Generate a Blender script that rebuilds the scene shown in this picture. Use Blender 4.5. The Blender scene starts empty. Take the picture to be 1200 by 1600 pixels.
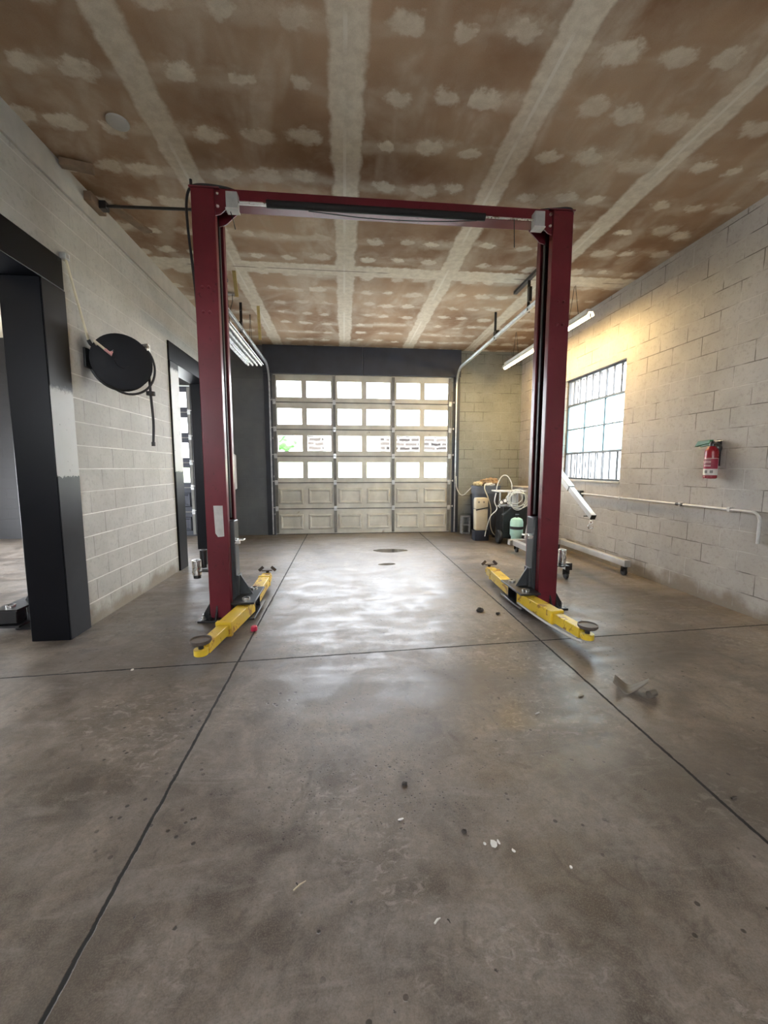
import bpy, bmesh, math, random
from mathutils import Vector, Matrix, noise as mnoise
random.seed(7)
PI = math.pi
scene = bpy.context.scene
COL = scene.collection

# ------------------------------------------------------------------ materials
class NT:
    def __init__(self, name):
        self.m = bpy.data.materials.new(name); self.m.use_nodes = True
        self.t = self.m.node_tree; self.n = self.t.nodes; self.l = self.t.links
        self.n.clear()
        self.out = self.n.new('ShaderNodeOutputMaterial')
    def new(self, t, **kw):
        n = self.n.new(t)
        for k, v in kw.items(): setattr(n, k, v)
        return n
    def put(self, sock, v):
        if hasattr(v, 'is_output'): self.l.new(v, sock)
        elif v is not None:
            if isinstance(v, tuple) and len(v) == 3 and sock.type == 'RGBA': v = (*v, 1)
            sock.default_value = v
    def math(self, op, a, b=None, c=None, clamp=False):
        n = self.new('ShaderNodeMath', operation=op, use_clamp=clamp)
        self.put(n.inputs[0], a)
        if b is not None: self.put(n.inputs[1], b)
        if c is not None: self.put(n.inputs[2], c)
        return n.outputs[0]
    def add(self, a, b): return self.math('ADD', a, b)
    def sub(self, a, b): return self.math('SUBTRACT', a, b)
    def mul(self, a, b): return self.math('MULTIPLY', a, b)
    def mx(self, a, b): return self.math('MAXIMUM', a, b)
    def absd(self, a, b): return self.math('ABSOLUTE', self.sub(a, b))
    def step(self, x, lo, hi, o0=0.0, o1=1.0):
        n = self.new('ShaderNodeMapRange', interpolation_type='SMOOTHSTEP')
        self.put(n.inputs['Value'], x)
        self.put(n.inputs['From Min'], lo); self.put(n.inputs['From Max'], hi)
        self.put(n.inputs['To Min'], o0); self.put(n.inputs['To Max'], o1)
        return n.outputs[0]
    def pos(self):
        g = self.new('ShaderNodeNewGeometry'); return g.outputs['Position']
    def obj(self):
        g = self.new('ShaderNodeTexCoord'); return g.outputs['Object']
    def xyz(self, v):
        s = self.new('ShaderNodeSeparateXYZ'); self.l.new(v, s.inputs[0]); return s.outputs
    def comb(self, x, y, z=0.0):
        s = self.new('ShaderNodeCombineXYZ')
        for i, v in enumerate((x, y, z)): self.put(s.inputs[i], v)
        return s.outputs[0]
    def scale(self, v, s):
        n = self.new('ShaderNodeMapping'); self.l.new(v, n.inputs['Vector'])
        n.inputs['Scale'].default_value = s if isinstance(s, tuple) else (s, s, s)
        return n.outputs[0]
    def noise(self, v, scale, detail=4, rough=.55, dist=0.0):
        n = self.new('ShaderNodeTexNoise'); self.l.new(v, n.inputs['Vector'])
        n.inputs['Scale'].default_value = scale; n.inputs['Detail'].default_value = detail
        n.inputs['Roughness'].default_value = rough; n.inputs['Distortion'].default_value = dist
        return n.outputs['Fac']
    def voro(self, v, scale, feature='F1'):
        n = self.new('ShaderNodeTexVoronoi', feature=feature); self.l.new(v, n.inputs['Vector'])
        n.inputs['Scale'].default_value = scale
        return n.outputs
    def mix(self, f, a, b):
        n = self.new('ShaderNodeMix', data_type='RGBA')
        self.put(n.inputs[0], f); self.put(n.inputs[6], a); self.put(n.inputs[7], b)
        return n.outputs[2]
    def mixf(self, f, a, b):
        n = self.new('ShaderNodeMix', data_type='FLOAT')
        self.put(n.inputs[0], f); self.put(n.inputs[2], a); self.put(n.inputs[3], b)
        return n.outputs[0]
    def bump(self, h, strength=.3, dist=.01):
        n = self.new('ShaderNodeBump'); self.put(n.inputs['Height'], h)
        n.inputs['Strength'].default_value = strength; n.inputs['Distance'].default_value = dist
        return n.outputs[0]
    def bsdf(self, col, rough=.5, metal=0.0, normal=None, spec=.5, coat=0.0):
        n = self.new('ShaderNodeBsdfPrincipled')
        self.put(n.inputs['Base Color'], col); self.put(n.inputs['Roughness'], rough)
        self.put(n.inputs['Metallic'], metal); self.put(n.inputs['Specular IOR Level'], spec)
        n.inputs['Coat Weight'].default_value = coat
        if normal is not None: self.l.new(normal, n.inputs['Normal'])
        self.l.new(n.outputs[0], self.out.inputs[0]); return self.m

def simple(name, col, rough=.5, metal=0.0, var=.15, scale=12, spec=.5, bump=0.0):
    """painted or plain surface with a little mottled wear"""
    T = NT(name); v = T.obj()
    n = T.noise(v, scale, 5)
    f = T.step(n, .3, .7)
    c2 = tuple(min(1, c * (1 + var)) for c in col); c1 = tuple(c * (1 - var) for c in col)
    nb = T.bump(T.noise(v, scale * 6, 3), bump, .004) if bump else None
    return T.bsdf(T.mix(f, c1, c2), T.mixf(f, max(.04, rough - .05), min(1, rough + .08)), metal, nb, spec)

def mat_floor():
    T = NT('stained_concrete'); P = T.pos(); x, y, z = T.xyz(P)
    big = T.noise(P, .8, 5, .6, .6); mid = T.noise(P, 3.1, 6, .62, .4); fine = T.noise(P, 38, 4, .6)
    brush = T.noise(T.scale(P, (1.1, 4.5, 1)), 1.6, 6, .65, 1.0)
    grain = T.noise(P, 210, 2, .5)
    f = T.step(T.add(T.mul(big, .5), T.mul(mid, .5)), .38, .60)
    c = T.mix(f, (.070, .057, .048), (.300, .264, .232))
    c = T.mix(T.mul(T.step(brush, .50, .72), .55), c, (.37, .34, .315))
    warm = T.step(T.noise(P, .45, 3), .42, .62)
    c = T.mix(T.mul(warm, .5), c, (.22, .18, .14))
    c = T.mix(T.mul(T.step(fine, .38, .62), .26), c, (.09, .08, .073))
    sm = T.noise(P, 11, 5, .65, .5); c = T.mix(T.mul(T.step(sm, .45, .62), .18), c, (.34, .32, .30))
    c = T.mix(T.mul(T.step(T.noise(T.scale(P, (2, .9, 1)), 2.2, 5, .6, 1.5), .52, .68), .4), c, (.095, .083, .074))
    c = T.mix(T.mul(T.step(grain, .4, .7), .28), c, (.36, .33, .30)); c = T.mix(T.mul(T.step(T.noise(P, 120, 3, .6), .48, .7), .3), c, (.07, .06, .05))
    cr = T.mul(T.step(T.noise(T.scale(P, (1, 1.6, 1)), 16, 6, .75, .8), .50, .64), T.step(T.noise(P, 1.1, 4, .6), .46, .60))
    c = T.mix(T.mul(cr, .45), c, (.50, .465, .43))
    dk = T.mul(T.step(T.noise(T.scale(P, (1.3, 1, 1)), 5.5, 6, .72, 1.2), .55, .68), .5)
    c = T.mix(dk, c, (.075, .062, .052))
    lane = T.mul(T.step(T.absd(T.add(x, T.mul(T.sub(big, .5), .9)), .35), .5, 1.1, 1, 0), T.step(T.add(y, T.mul(T.sub(mid, .5), 2.0)), 3.0, 4.6))
    c = T.mix(T.mul(lane, .5), c, T.mix(T.step(mid, .4, .6), (.30, .285, .27), (.44, .42, .40)))
    # oil and tyre stains with a shape of their own
    def blot(cx, cy, rx, ry, soft=.5, amt=.7):
        wx = T.add(x, T.mul(T.sub(mid, .5), rx * 1.3)); wy = T.add(y, T.mul(T.sub(big, .5), ry * 1.5))
        dx = T.mul(T.sub(wx, cx), 1 / rx); dy = T.mul(T.sub(wy, cy), 1 / ry)
        d = T.math('SQRT', T.add(T.mul(dx, dx), T.mul(dy, dy)))
        return T.mul(T.step(d, 1 - soft, 1 + soft, 1, 0), amt)
    st = blot(-1.35, 3.15, .75, .5)
    for a in ((2.3, 2.9, .8, .35), (2.55, 5.2, 1.0, .5), (-1.5, 4.6, .7, .7), (3.1, 3.9, .7, .6), (.75, 2.55, .55, .2), (-.2, 2.6, .4, .22),
              (2.2, 7.7, 1.3, .8), (-1.6, 7.6, .8, .8), (3.2, 8.2, .9, .9), (1.9, 1.55, .5, .35)):
        st = T.mx(st, blot(*a))
    c = T.mix(T.mul(st, .8), c, (.085, .074, .065))
    wet = T.mx(blot(.79, 6.98, .30, .17, .12, 1), blot(.63, 5.96, .14, .07, .12, 1))
    c = T.mix(T.mul(wet, .8), c, (.035, .03, .026))
    # pits
    vo = T.voro(P, 17); pit = T.mul(T.step(T.add(vo['Distance'], T.mul(fine, .1)), .17, .22, 1, 0), T.step(T.noise(P, 1.6, 3), .48, .60))
    vo2 = T.voro(P, 6.3); pit = T.mx(pit, T.step(T.add(vo2['Distance'], T.mul(T.noise(P, 70, 3, .7), .16)), .105, .125, 1, 0))
    vo3 = T.voro(P, 42); near = T.mul(T.step(T.absd(x, T.add(.15, T.mul(T.sub(mid, .5), .8))), .25, .8, 1, 0), T.step(T.absd(y, 1.95), .3, .8, 1, 0))
    pit = T.mx(pit, T.mul(T.step(T.add(vo3['Distance'], T.mul(fine, .12)), .19, .24, 1, 0), near))
    c = T.mix(T.mul(pit, .85), c, (.028, .024, .02))
    hs = T.new('ShaderNodeHueSaturation'); hs.inputs['Value'].default_value = .80; hs.inputs['Saturation'].default_value = 1.45; T.put(hs.inputs['Color'], c); c = hs.outputs[0]
    # saw-cut joints
    w = T.mul(T.sub(T.noise(P, 9, 5, .7), .5), .018)
    j1 = T.absd(T.add(x, w), -.795); j2 = T.absd(T.add(x, w), T.add(1.595, T.mul(y, .0075)))
    j3 = T.absd(T.add(y, w), T.add(3.04, T.mul(x, .058)))
    jd = T.math('MINIMUM', T.math('MINIMUM', j1, j2), j3)
    jw = T.add(.004, T.mul(T.noise(P, 14, 4, .7), .011))
    j = T.step(T.math('DIVIDE', jd, jw), .55, 1.05, 1, 0)
    halo = T.mul(T.step(jd, .02, .12, 1, 0), .25)
    c = T.mix(halo, c, (.10, .09, .08)); c = T.mix(j, c, (.012, .011, .010))
    h = T.sub(T.sub(T.add(T.mul(mid, .35), T.mul(fine, .12)), T.mul(pit, .35)), T.mul(j, .45))
    r = T.mixf(T.step(T.add(T.mul(brush, .5), T.mul(mid, .5)), .38, .62), .36, .58)
    r = T.mixf(wet, r, .06); r = T.mixf(j, r, .9)
    return T.bsdf(c, r, 0, T.bump(h, .35, .012), .5)

def mat_ceiling():
    T = NT('taped_drywall'); P = T.pos(); x, y, z = T.xyz(P)
    n1 = T.noise(P, 5, 5, .65); n2 = T.noise(T.scale(P, (1, 1, 1)), 13, 4, .6); low = T.noise(P, .7, 4)
    wx = T.add(x, T.mul(T.sub(n1, .5), .10)); wy = T.add(y, T.mul(T.sub(n2, .5), .09))
    paper = T.mix(T.step(low, .35, .65), (.225, .130, .072), (.41, .285, .18))
    paper = T.mix(T.mul(T.step(n1, .4, .7), .35), paper, (.37, .285, .20))
    mud = T.mix(T.step(n2, .3, .7), (.57, .505, .395), (.70, .635, .51))
    # screw spots, three columns to a sheet
    q = T.math('DIVIDE', T.sub(x, .045), 1.325)
    cell = T.math('FLOOR', q); fr = T.mul(T.sub(q, cell), 4.0)
    k = T.math('MINIMUM', T.mx(T.math('ROUND', fr), 1.0), 3.0)
    row = T.math('ROUND', T.math('DIVIDE', T.sub(y, 2.56), .447))
    wn = T.new('ShaderNodeTexWhiteNoise', noise_dimensions='3D'); T.put(wn.inputs['Vector'], T.comb(cell, k, row))
    rc = T.xyz(wn.outputs['Color'])
    dx = T.add(T.mul(T.sub(fr, k), 1.325 / 4), T.mul(T.sub(rc[0], .5), .10))
    dy = T.add(T.sub(y, T.add(2.56, T.mul(row, .447))), T.mul(T.sub(rc[1], .5), .09))
    dxx = T.add(dx, T.mul(T.sub(n1, .5), .30)); dyy = T.add(dy, T.mul(T.sub(n2, .5), .15))
    sz = T.add(.72, T.mul(rc[2], .6))
    ex = T.math('DIVIDE', dxx, T.mul(sz, .118)); ey = T.math('DIVIDE', dyy, T.mul(sz, .080))
    d = T.math('SQRT', T.add(T.mul(ex, ex), T.mul(ey, ey)))
    spot = T.mul(T.step(d, .55, 1.15, 1, 0), T.add(.62, T.mul(rc[0], .38)))
    smear = T.mul(T.mul(T.step(T.math('ABSOLUTE', dyy), .02, .15, 1, 0), T.step(T.noise(T.scale(P, (.8, 2, 1)), 1.3, 3), .42, .66)), .55)
    swirl = T.mul(T.step(T.noise(T.scale(P, (1.5, .9, 1)), 1.1, 4, .55, .8), .50, .72), .45)
    ang = T.math('ARCTAN2', T.sub(x, .55), T.add(y, 4.5)); rad = T.add(y, T.mul(x, .2))
    fan = T.mul(T.step(T.noise(T.comb(T.mul(ang, 17.0), T.mul(rad, .55), 0.0), 1.0, 3, .55, .5), .50, .68), .38)
    m = T.mx(T.mx(T.mx(spot, smear), swirl), fan)
    # taped joints
    seam = None; ridge = None
    for sx, hw in ((-1.30, .105), (.047, .115), (1.362, .115), (2.69, .105)):
        a = T.step(T.absd(wx, sx), hw * .80, hw * 1.2, 1, 0)
        seam = a if seam is None else T.mx(seam, a)
        b = T.mul(T.step(T.absd(T.add(x, T.mul(T.sub(n1, .5), .012)), sx - .012), .009, .016, 1, 0), T.step(T.noise(T.scale(P, (.2, 1, 1)), 1.1, 2), .46, .54))
        ridge = b if ridge is None else T.mx(ridge, b)
    a = T.step(T.absd(wy, 5.53), .115, .165, 1, 0)
    seam = T.mx(seam, a)
    b2 = T.mul(T.step(T.absd(T.add(y, T.mul(T.sub(n1, .5), .012)), 5.54), .006, .013, 1, 0), T.step(T.noise(T.scale(P, (1, .2, 1)), 1.3, 2), .5, .56))
    m = T.mx(m, T.mul(seam, .93))
    c = T.mix(m, paper, mud)
    c = T.mix(T.mul(ridge, .9), c, (.70, .65, .55))
    c = T.mix(T.mul(b2, .75), c, (.13, .10, .08))
    g = T.noise(P, 260, 2); c = T.mix(T.mul(T.step(g, .45, .7), .18), c, (.12, .085, .06))
    return T.bsdf(c, .9, 0, T.bump(T.add(m, T.mul(n2, .2)), .25, .004), .2)

def mat_block(name, axis, light_mortar, tint=(1, 1, 1), smooth_above=None, phase=0.0, shade_left=None):
    T = NT(name); P = T.pos(); X = T.xyz(P)
    u = X[1] if axis == 'y' else X[0]
    u = T.add(u, phase)
    n1 = T.noise(P, 3, 5, .6); fine = T.noise(P, 60, 4, .65); low = T.noise(P, .8, 3)
    w = T.mul(T.sub(T.noise(P, 14, 3), .5), .006)
    b = T.new('ShaderNodeTexBrick', offset=.5, squash=1.0)
    T.put(b.inputs['Vector'], T.comb(T.add(u, w), T.add(X[2], T.add(w, .0)), 0.0))
    b.inputs['Scale'].default_value = 1; b.inputs['Brick Width'].default_value = .4064; b.inputs['Row Height'].default_value = .2032
    b.inputs['Mortar Size'].default_value = .0055; b.inputs['Mortar Smooth'].default_value = .25; b.inputs['Bias'].default_value = 0
    b.inputs['Color1'].default_value = (.30, .30, .30, 1); b.inputs['Color2'].default_value = (.70, .70, .70, 1); b.inputs['Mortar'].default_value = (.5, .5, .5, 1)
    bv = T.math('MULTIPLY', b.outputs['Color'], 1.0)
    mort = b.outputs['Fac']
    t = lambda c: tuple(a * k for a, k in zip(c, tint))
    c = T.mix(T.step(T.add(T.mul(n1, .6), T.mul(low, .4)), .35, .62), t((.385, .370, .338)), t((.465, .450, .415)))
    c = T.mix(T.mul(T.sub(bv, .3), .5), c, t((.34, .322, .30)))
    pore = T.step(T.noise(P, 95, 3, .7), .60, .72)
    c = T.mix(T.mul(pore, .35), c, t((.25, .235, .215)))
    dirt = T.mul(T.step(T.add(X[2], T.mul(T.sub(n1, .5), .5)), .04, .22, 1, 0), .85)
    c = T.mix(dirt, c, t((.215, .18, .135)))
    br = T.step(T.noise(P, 2.3, 3), .38, .6)
    lit = mort
    lit = T.mul(lit, T.step(X[2], .03, .06))
    if smooth_above:
        lit = T.mul(lit, T.step(X[2], smooth_above - .1, smooth_above + .1, 1, .35))
    hz = T.mul(T.step(T.math('ABSOLUTE', T.sub(T.math('FRACT', T.add(T.math('DIVIDE', T.add(X[2], w), .2032), .5)), .5)), .022, .038, 1, 0), 1.0)
    mott = T.noise(P, 26, 4, .7); c = T.mix(T.mul(T.step(mott, .5, .68), .4), c, t((.27, .255, .23)))
    if light_mortar:
        vert = T.mul(T.mul(lit, hz), T.add(.5, T.mul(br, .5)))
        c = T.mix(T.mul(T.mul(lit, T.sub(1.0, hz)), T.mul(br, .75)), c, t((.20, .19, .175)))
        c = T.mix(T.mul(vert, .95), c, t((.74, .73, .69)))
    else:
        c = T.mix(T.mul(T.mul(lit, br), .9), c, t((.13, .12, .105)))
        c = T.mix(T.mul(T.mul(lit, T.sub(1.0, br)), .5), c, t((.56, .54, .50)))
    if shade_left is not None:      # left end of the back wall: backlit shade put into its colour
        c = T.mix(T.step(X[0], shade_left - .01, shade_left + .01, 1, 0), c, T.mix(T.step(X[0], -2.6, -2.5), (.022, .022, .023), T.mix(n1, (.085, .096, .112), (.155, .165, .172))))
    h = T.add(T.sub(T.mul(fine, .25), T.mul(lit, .9)), T.mul(bv, .35))
    return T.bsdf(c, .62, 0, T.bump(h, .45, .008), .35)

def mat_glass(name='window_glass', tint=(1, 1, 1), haze=0.0):
    T = NT(name)
    tr = T.new('ShaderNodeBsdfTransparent'); T.put(tr.inputs[0], tint)
    gl = T.new('ShaderNodeBsdfGlossy'); gl.inputs['Roughness'].default_value = .03
    lw = T.new('ShaderNodeLayerWeight'); lw.inputs[0].default_value = .5
    fr = T.add(T.mul(T.math('POWER', lw.outputs['Facing'], 4.0), .8), .03)
    s = T.new('ShaderNodeMixShader'); T.l.new(fr, s.inputs[0]); T.l.new(tr.outputs[0], s.inputs[1]); T.l.new(gl.outputs[0], s.inputs[2])
    o = s.outputs[0]
    if haze:
        tl = T.new('ShaderNodeBsdfTranslucent'); T.put(tl.inputs[0], (.62, .80, .82))
        s2 = T.new('ShaderNodeMixShader'); s2.inputs[0].default_value = haze
        T.l.new(o, s2.inputs[1]); T.l.new(tl.outputs[0], s2.inputs[2]); o = s2.outputs[0]
    T.l.new(o, T.out.inputs[0]); return T.m

def mat_emit(name, col, strength):
    T = NT(name); e = T.new('ShaderNodeEmission'); T.put(e.inputs[0], col); e.inputs[1].default_value = strength
    T.l.new(e.outputs[0], T.out.inputs[0]); return T.m

def mat_scuffed(name, base, scuff, rough=.3, amount=.62, metal=0.0, scuff_rough=.5, scale=7, spec=.5):
    T = NT(name); v = T.obj()
    n = T.noise(v, scale, 6, .7, .5); f = T.step(n, amount, amount + .07)
    n2 = T.noise(v, 2.2, 4); c = T.mix(T.step(n2, .35, .7), tuple(b * .85 for b in base), tuple(min(1, b * 1.15) for b in base))
    return T.bsdf(T.mix(f, c, scuff), T.mixf(f, rough, scuff_rough), metal, None, spec)

M = {}
M['floor'] = mat_floor(); M['ceiling'] = mat_ceiling()
M['wall_left'] = mat_block('painted_block_pale', 'y', True, smooth_above=2.3, phase=.09)
M['wall_right'] = mat_block('painted_block_warm', 'y', False, tint=(.93, .895, .865), phase=.20)
M['wall_back'] = mat_block('painted_block_back', 'x', False, tint=(.60, .64, .63), shade_left=-1.4)
M['black_steel'] = mat_scuffed('glossy_black_paint', (.003, .0035, .0055), (.022, .023, .026), .34, .70, scale=5, spec=.18)
M['navy'] = simple('dark_navy_paint', (.028, .033, .048), .45, var=.2, scale=3)
M['red'] = mat_scuffed('maroon_paint', (.135, .014, .023), (.085, .010, .015), .33, .60, scale=9)
M['slate'] = mat_scuffed('slate_steel', (.045, .050, .052), (.16, .16, .155), .38, .66, scale=11)
M['blacksteel'] = mat_scuffed('greasy_black_steel', (.018, .018, .019), (.13, .13, .125), .35, .63, scale=14)
M['yellow'] = mat_scuffed('worn_yellow_paint', (.72, .50, .035), (.34, .165, .03), .42, .54, scale=9)
M['chrome'] = simple('bright_metal', (.72, .71, .68), .28, .9, .12, 20)
M['galv'] = simple('galvanised_steel', (.55, .57, .58), .36, .85, .15, 18)
M['silverpaint'] = mat_scuffed('silver_paint', (.46, .45, .43), (.22, .19, .16), .36, .66, .35, scale=6)
M['door'] = mat_scuffed('pale_door_paint', (.54, .53, .475), (.33, .29, .235), .45, .64, scale=4)
M['doorstrip'] = simple('grey_door_steel', (.15, .15, .14), .6, 0, .15, 8)
M['rubber'] = simple('black_rubber', (.016, .016, .017), .6, 0, .2, 15)
M['reelblack'] = simple('matt_reel_black', (.006, .007, .010), .6, 0, .2, 9, spec=.3)
M['foam'] = simple('black_foam', (.012, .012, .013), .75, 0, .2, 30)
M['white_plastic'] = simple('white_plastic', (.62, .61, .58), .45, 0, .08)
M['grey_box'] = simple('grey_enamel', (.42, .43, .42), .4, 0, .1)
M['trim'] = simple('grey_trim_paint', (.40, .385, .345), .6, 0, .1, 6)
M['pipe'] = simple('grey_painted_pipe', (.50, .49, .46), .4, .2, .1)
M['cream'] = simple('cream_hose', (.62, .57, .42), .5, 0, .08)
M['pink'] = simple('pink_hose', (.60, .30, .30), .5, 0, .1)
M['palehose'] = simple('pale_hose', (.58, .58, .53), .45, 0, .1)
M['wood'] = simple('aged_board', (.20, .135, .085), .7, 0, .2, 9)
M['lath'] = simple('yellow_strap', (.62, .50, .20), .6, 0, .12)
M['extred'] = simple('extinguisher_red', (.27, .009, .018), .25, 0, .08)
M['green'] = simple('dark_green_plastic', (.010, .11, .035), .4, 0, .2)
M['label'] = simple('paper_label', (.72, .68, .62), .5, 0, .06)
M['inkred'] = simple('red_print', (.30, .02, .05), .5, 0, .1)
M['inkgrey'] = simple('grey_print', (.22, .20, .18), .5, 0, .1)
M['mint'] = simple('mint_enamel', (.42, .66, .56), .35, 0, .06)
M['bin'] = simple('grey_bin_plastic', (.075, .082, .095), .5, 0, .12, 6)
M['navybin'] = simple('navy_bin_plastic', (.018, .022, .036), .5, 0, .15)
M['beige'] = simple('beige_plastic', (.60, .52, .37), .5, 0, .08, 6)
M['rag'] = simple('brown_rag', (.28, .185, .10), .9, 0, .3, 20, bump=.5)
M['ragwhite'] = simple('white_rag', (.66, .63, .56), .9, 0, .1, 20, bump=.5)
M['ragcream'] = simple('cream_rag', (.55, .46, .27), .9, 0, .15, 20, bump=.5)
M['cinder'] = simple('cinder_block', (.30, .30, .29), .9, 0, .2, 25, bump=.6)
M['cartbox'] = simple('black_cart_paint', (.014, .016, .017), .4, 0, .2)
M['palebox'] = simple('pale_steel_box', (.50, .48, .47), .45, 0, .08)
M['mudflap'] = simple('grey_brown_plastic', (.15, .128, .10), .55, 0, .15, 10)
M['padbrown'] = simple('worn_brown_rubber', (.085, .065, .052), .55, 0, .3, 22)
M['stone'] = simple('dark_clod', (.05, .042, .036), .85, 0, .3, 30, bump=.5)
M['chip'] = simple('white_chip', (.72, .70, .66), .7, 0, .05)
M['redcap'] = simple('pink_red_plastic', (.60, .035, .09), .4, 0, .1)
M['twig'] = simple('pale_splinter', (.48, .40, .28), .8, 0, .1)
M['glass'] = mat_glass(); M['obscure'] = mat_glass('obscure_glass', (.80, .95, .97), .35)
M['tube_lit'] = mat_emit('lit_tube', (1.0, .69, .29), 7.5)
M['tube_off'] = simple('unlit_tube', (.75, .76, .75), .25, 0, .04)
M['beigeceil'] = simple('beige_ceiling', (.60, .53, .40), .9, 0, .06, 2)
M['asphalt'] = simple('pale_concrete_yard', (.52, .50, .47), .9, 0, .12, 1.5)
M['grassbank'] = simple('dry_grass', (.30, .32, .19), .95, 0, .25, 1.2)
M['leaf'] = simple('leaf_green', (.06, .17, .05), .7, 0, .3, 3)
M['bark'] = simple('tree_bark', (.08, .06, .045), .9, 0, .2, 6)
M['siding'] = simple('pale_siding', (.55, .60, .62), .6, 0, .05, 2)

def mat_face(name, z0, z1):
    # dark paint with a ragged-edged pale band between two heights
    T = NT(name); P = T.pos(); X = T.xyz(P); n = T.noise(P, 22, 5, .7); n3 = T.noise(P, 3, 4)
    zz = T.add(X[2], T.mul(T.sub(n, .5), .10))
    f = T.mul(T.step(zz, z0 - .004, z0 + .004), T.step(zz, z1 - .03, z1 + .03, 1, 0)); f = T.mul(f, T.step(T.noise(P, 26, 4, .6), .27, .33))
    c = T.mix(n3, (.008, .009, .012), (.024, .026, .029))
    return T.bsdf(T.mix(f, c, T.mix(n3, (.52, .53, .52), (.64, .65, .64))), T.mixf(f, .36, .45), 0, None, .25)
M['face_near'] = mat_face('banded_paint_near', 1.36, 2.06); M['face_far'] = mat_face('banded_paint_far', 1.38, 2.75)
def mat_rubble():
    T = NT('dark_stone_courses'); P = T.pos(); X = T.xyz(P)
    b = T.new('ShaderNodeTexBrick', offset=.5); T.put(b.inputs['Vector'], T.comb(T.add(X[0], T.mul(T.noise(P, 1.2, 3), .6)), T.add(X[2], T.mul(T.noise(P, .9, 3), .3)), 0.0))
    b.inputs['Scale'].default_value = 1; b.inputs['Brick Width'].default_value = 1.3; b.inputs['Row Height'].default_value = .42; b.inputs['Mortar Size'].default_value = .09
    b.inputs['Color1'].default_value = (.012, .010, .010, 1); b.inputs['Color2'].default_value = (.05, .042, .038, 1); b.inputs['Mortar'].default_value = (.12, .11, .10, 1)
    return T.bsdf(b.outputs['Color'], .95, 0, None, .1)
M['rubble'] = mat_rubble()

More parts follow.
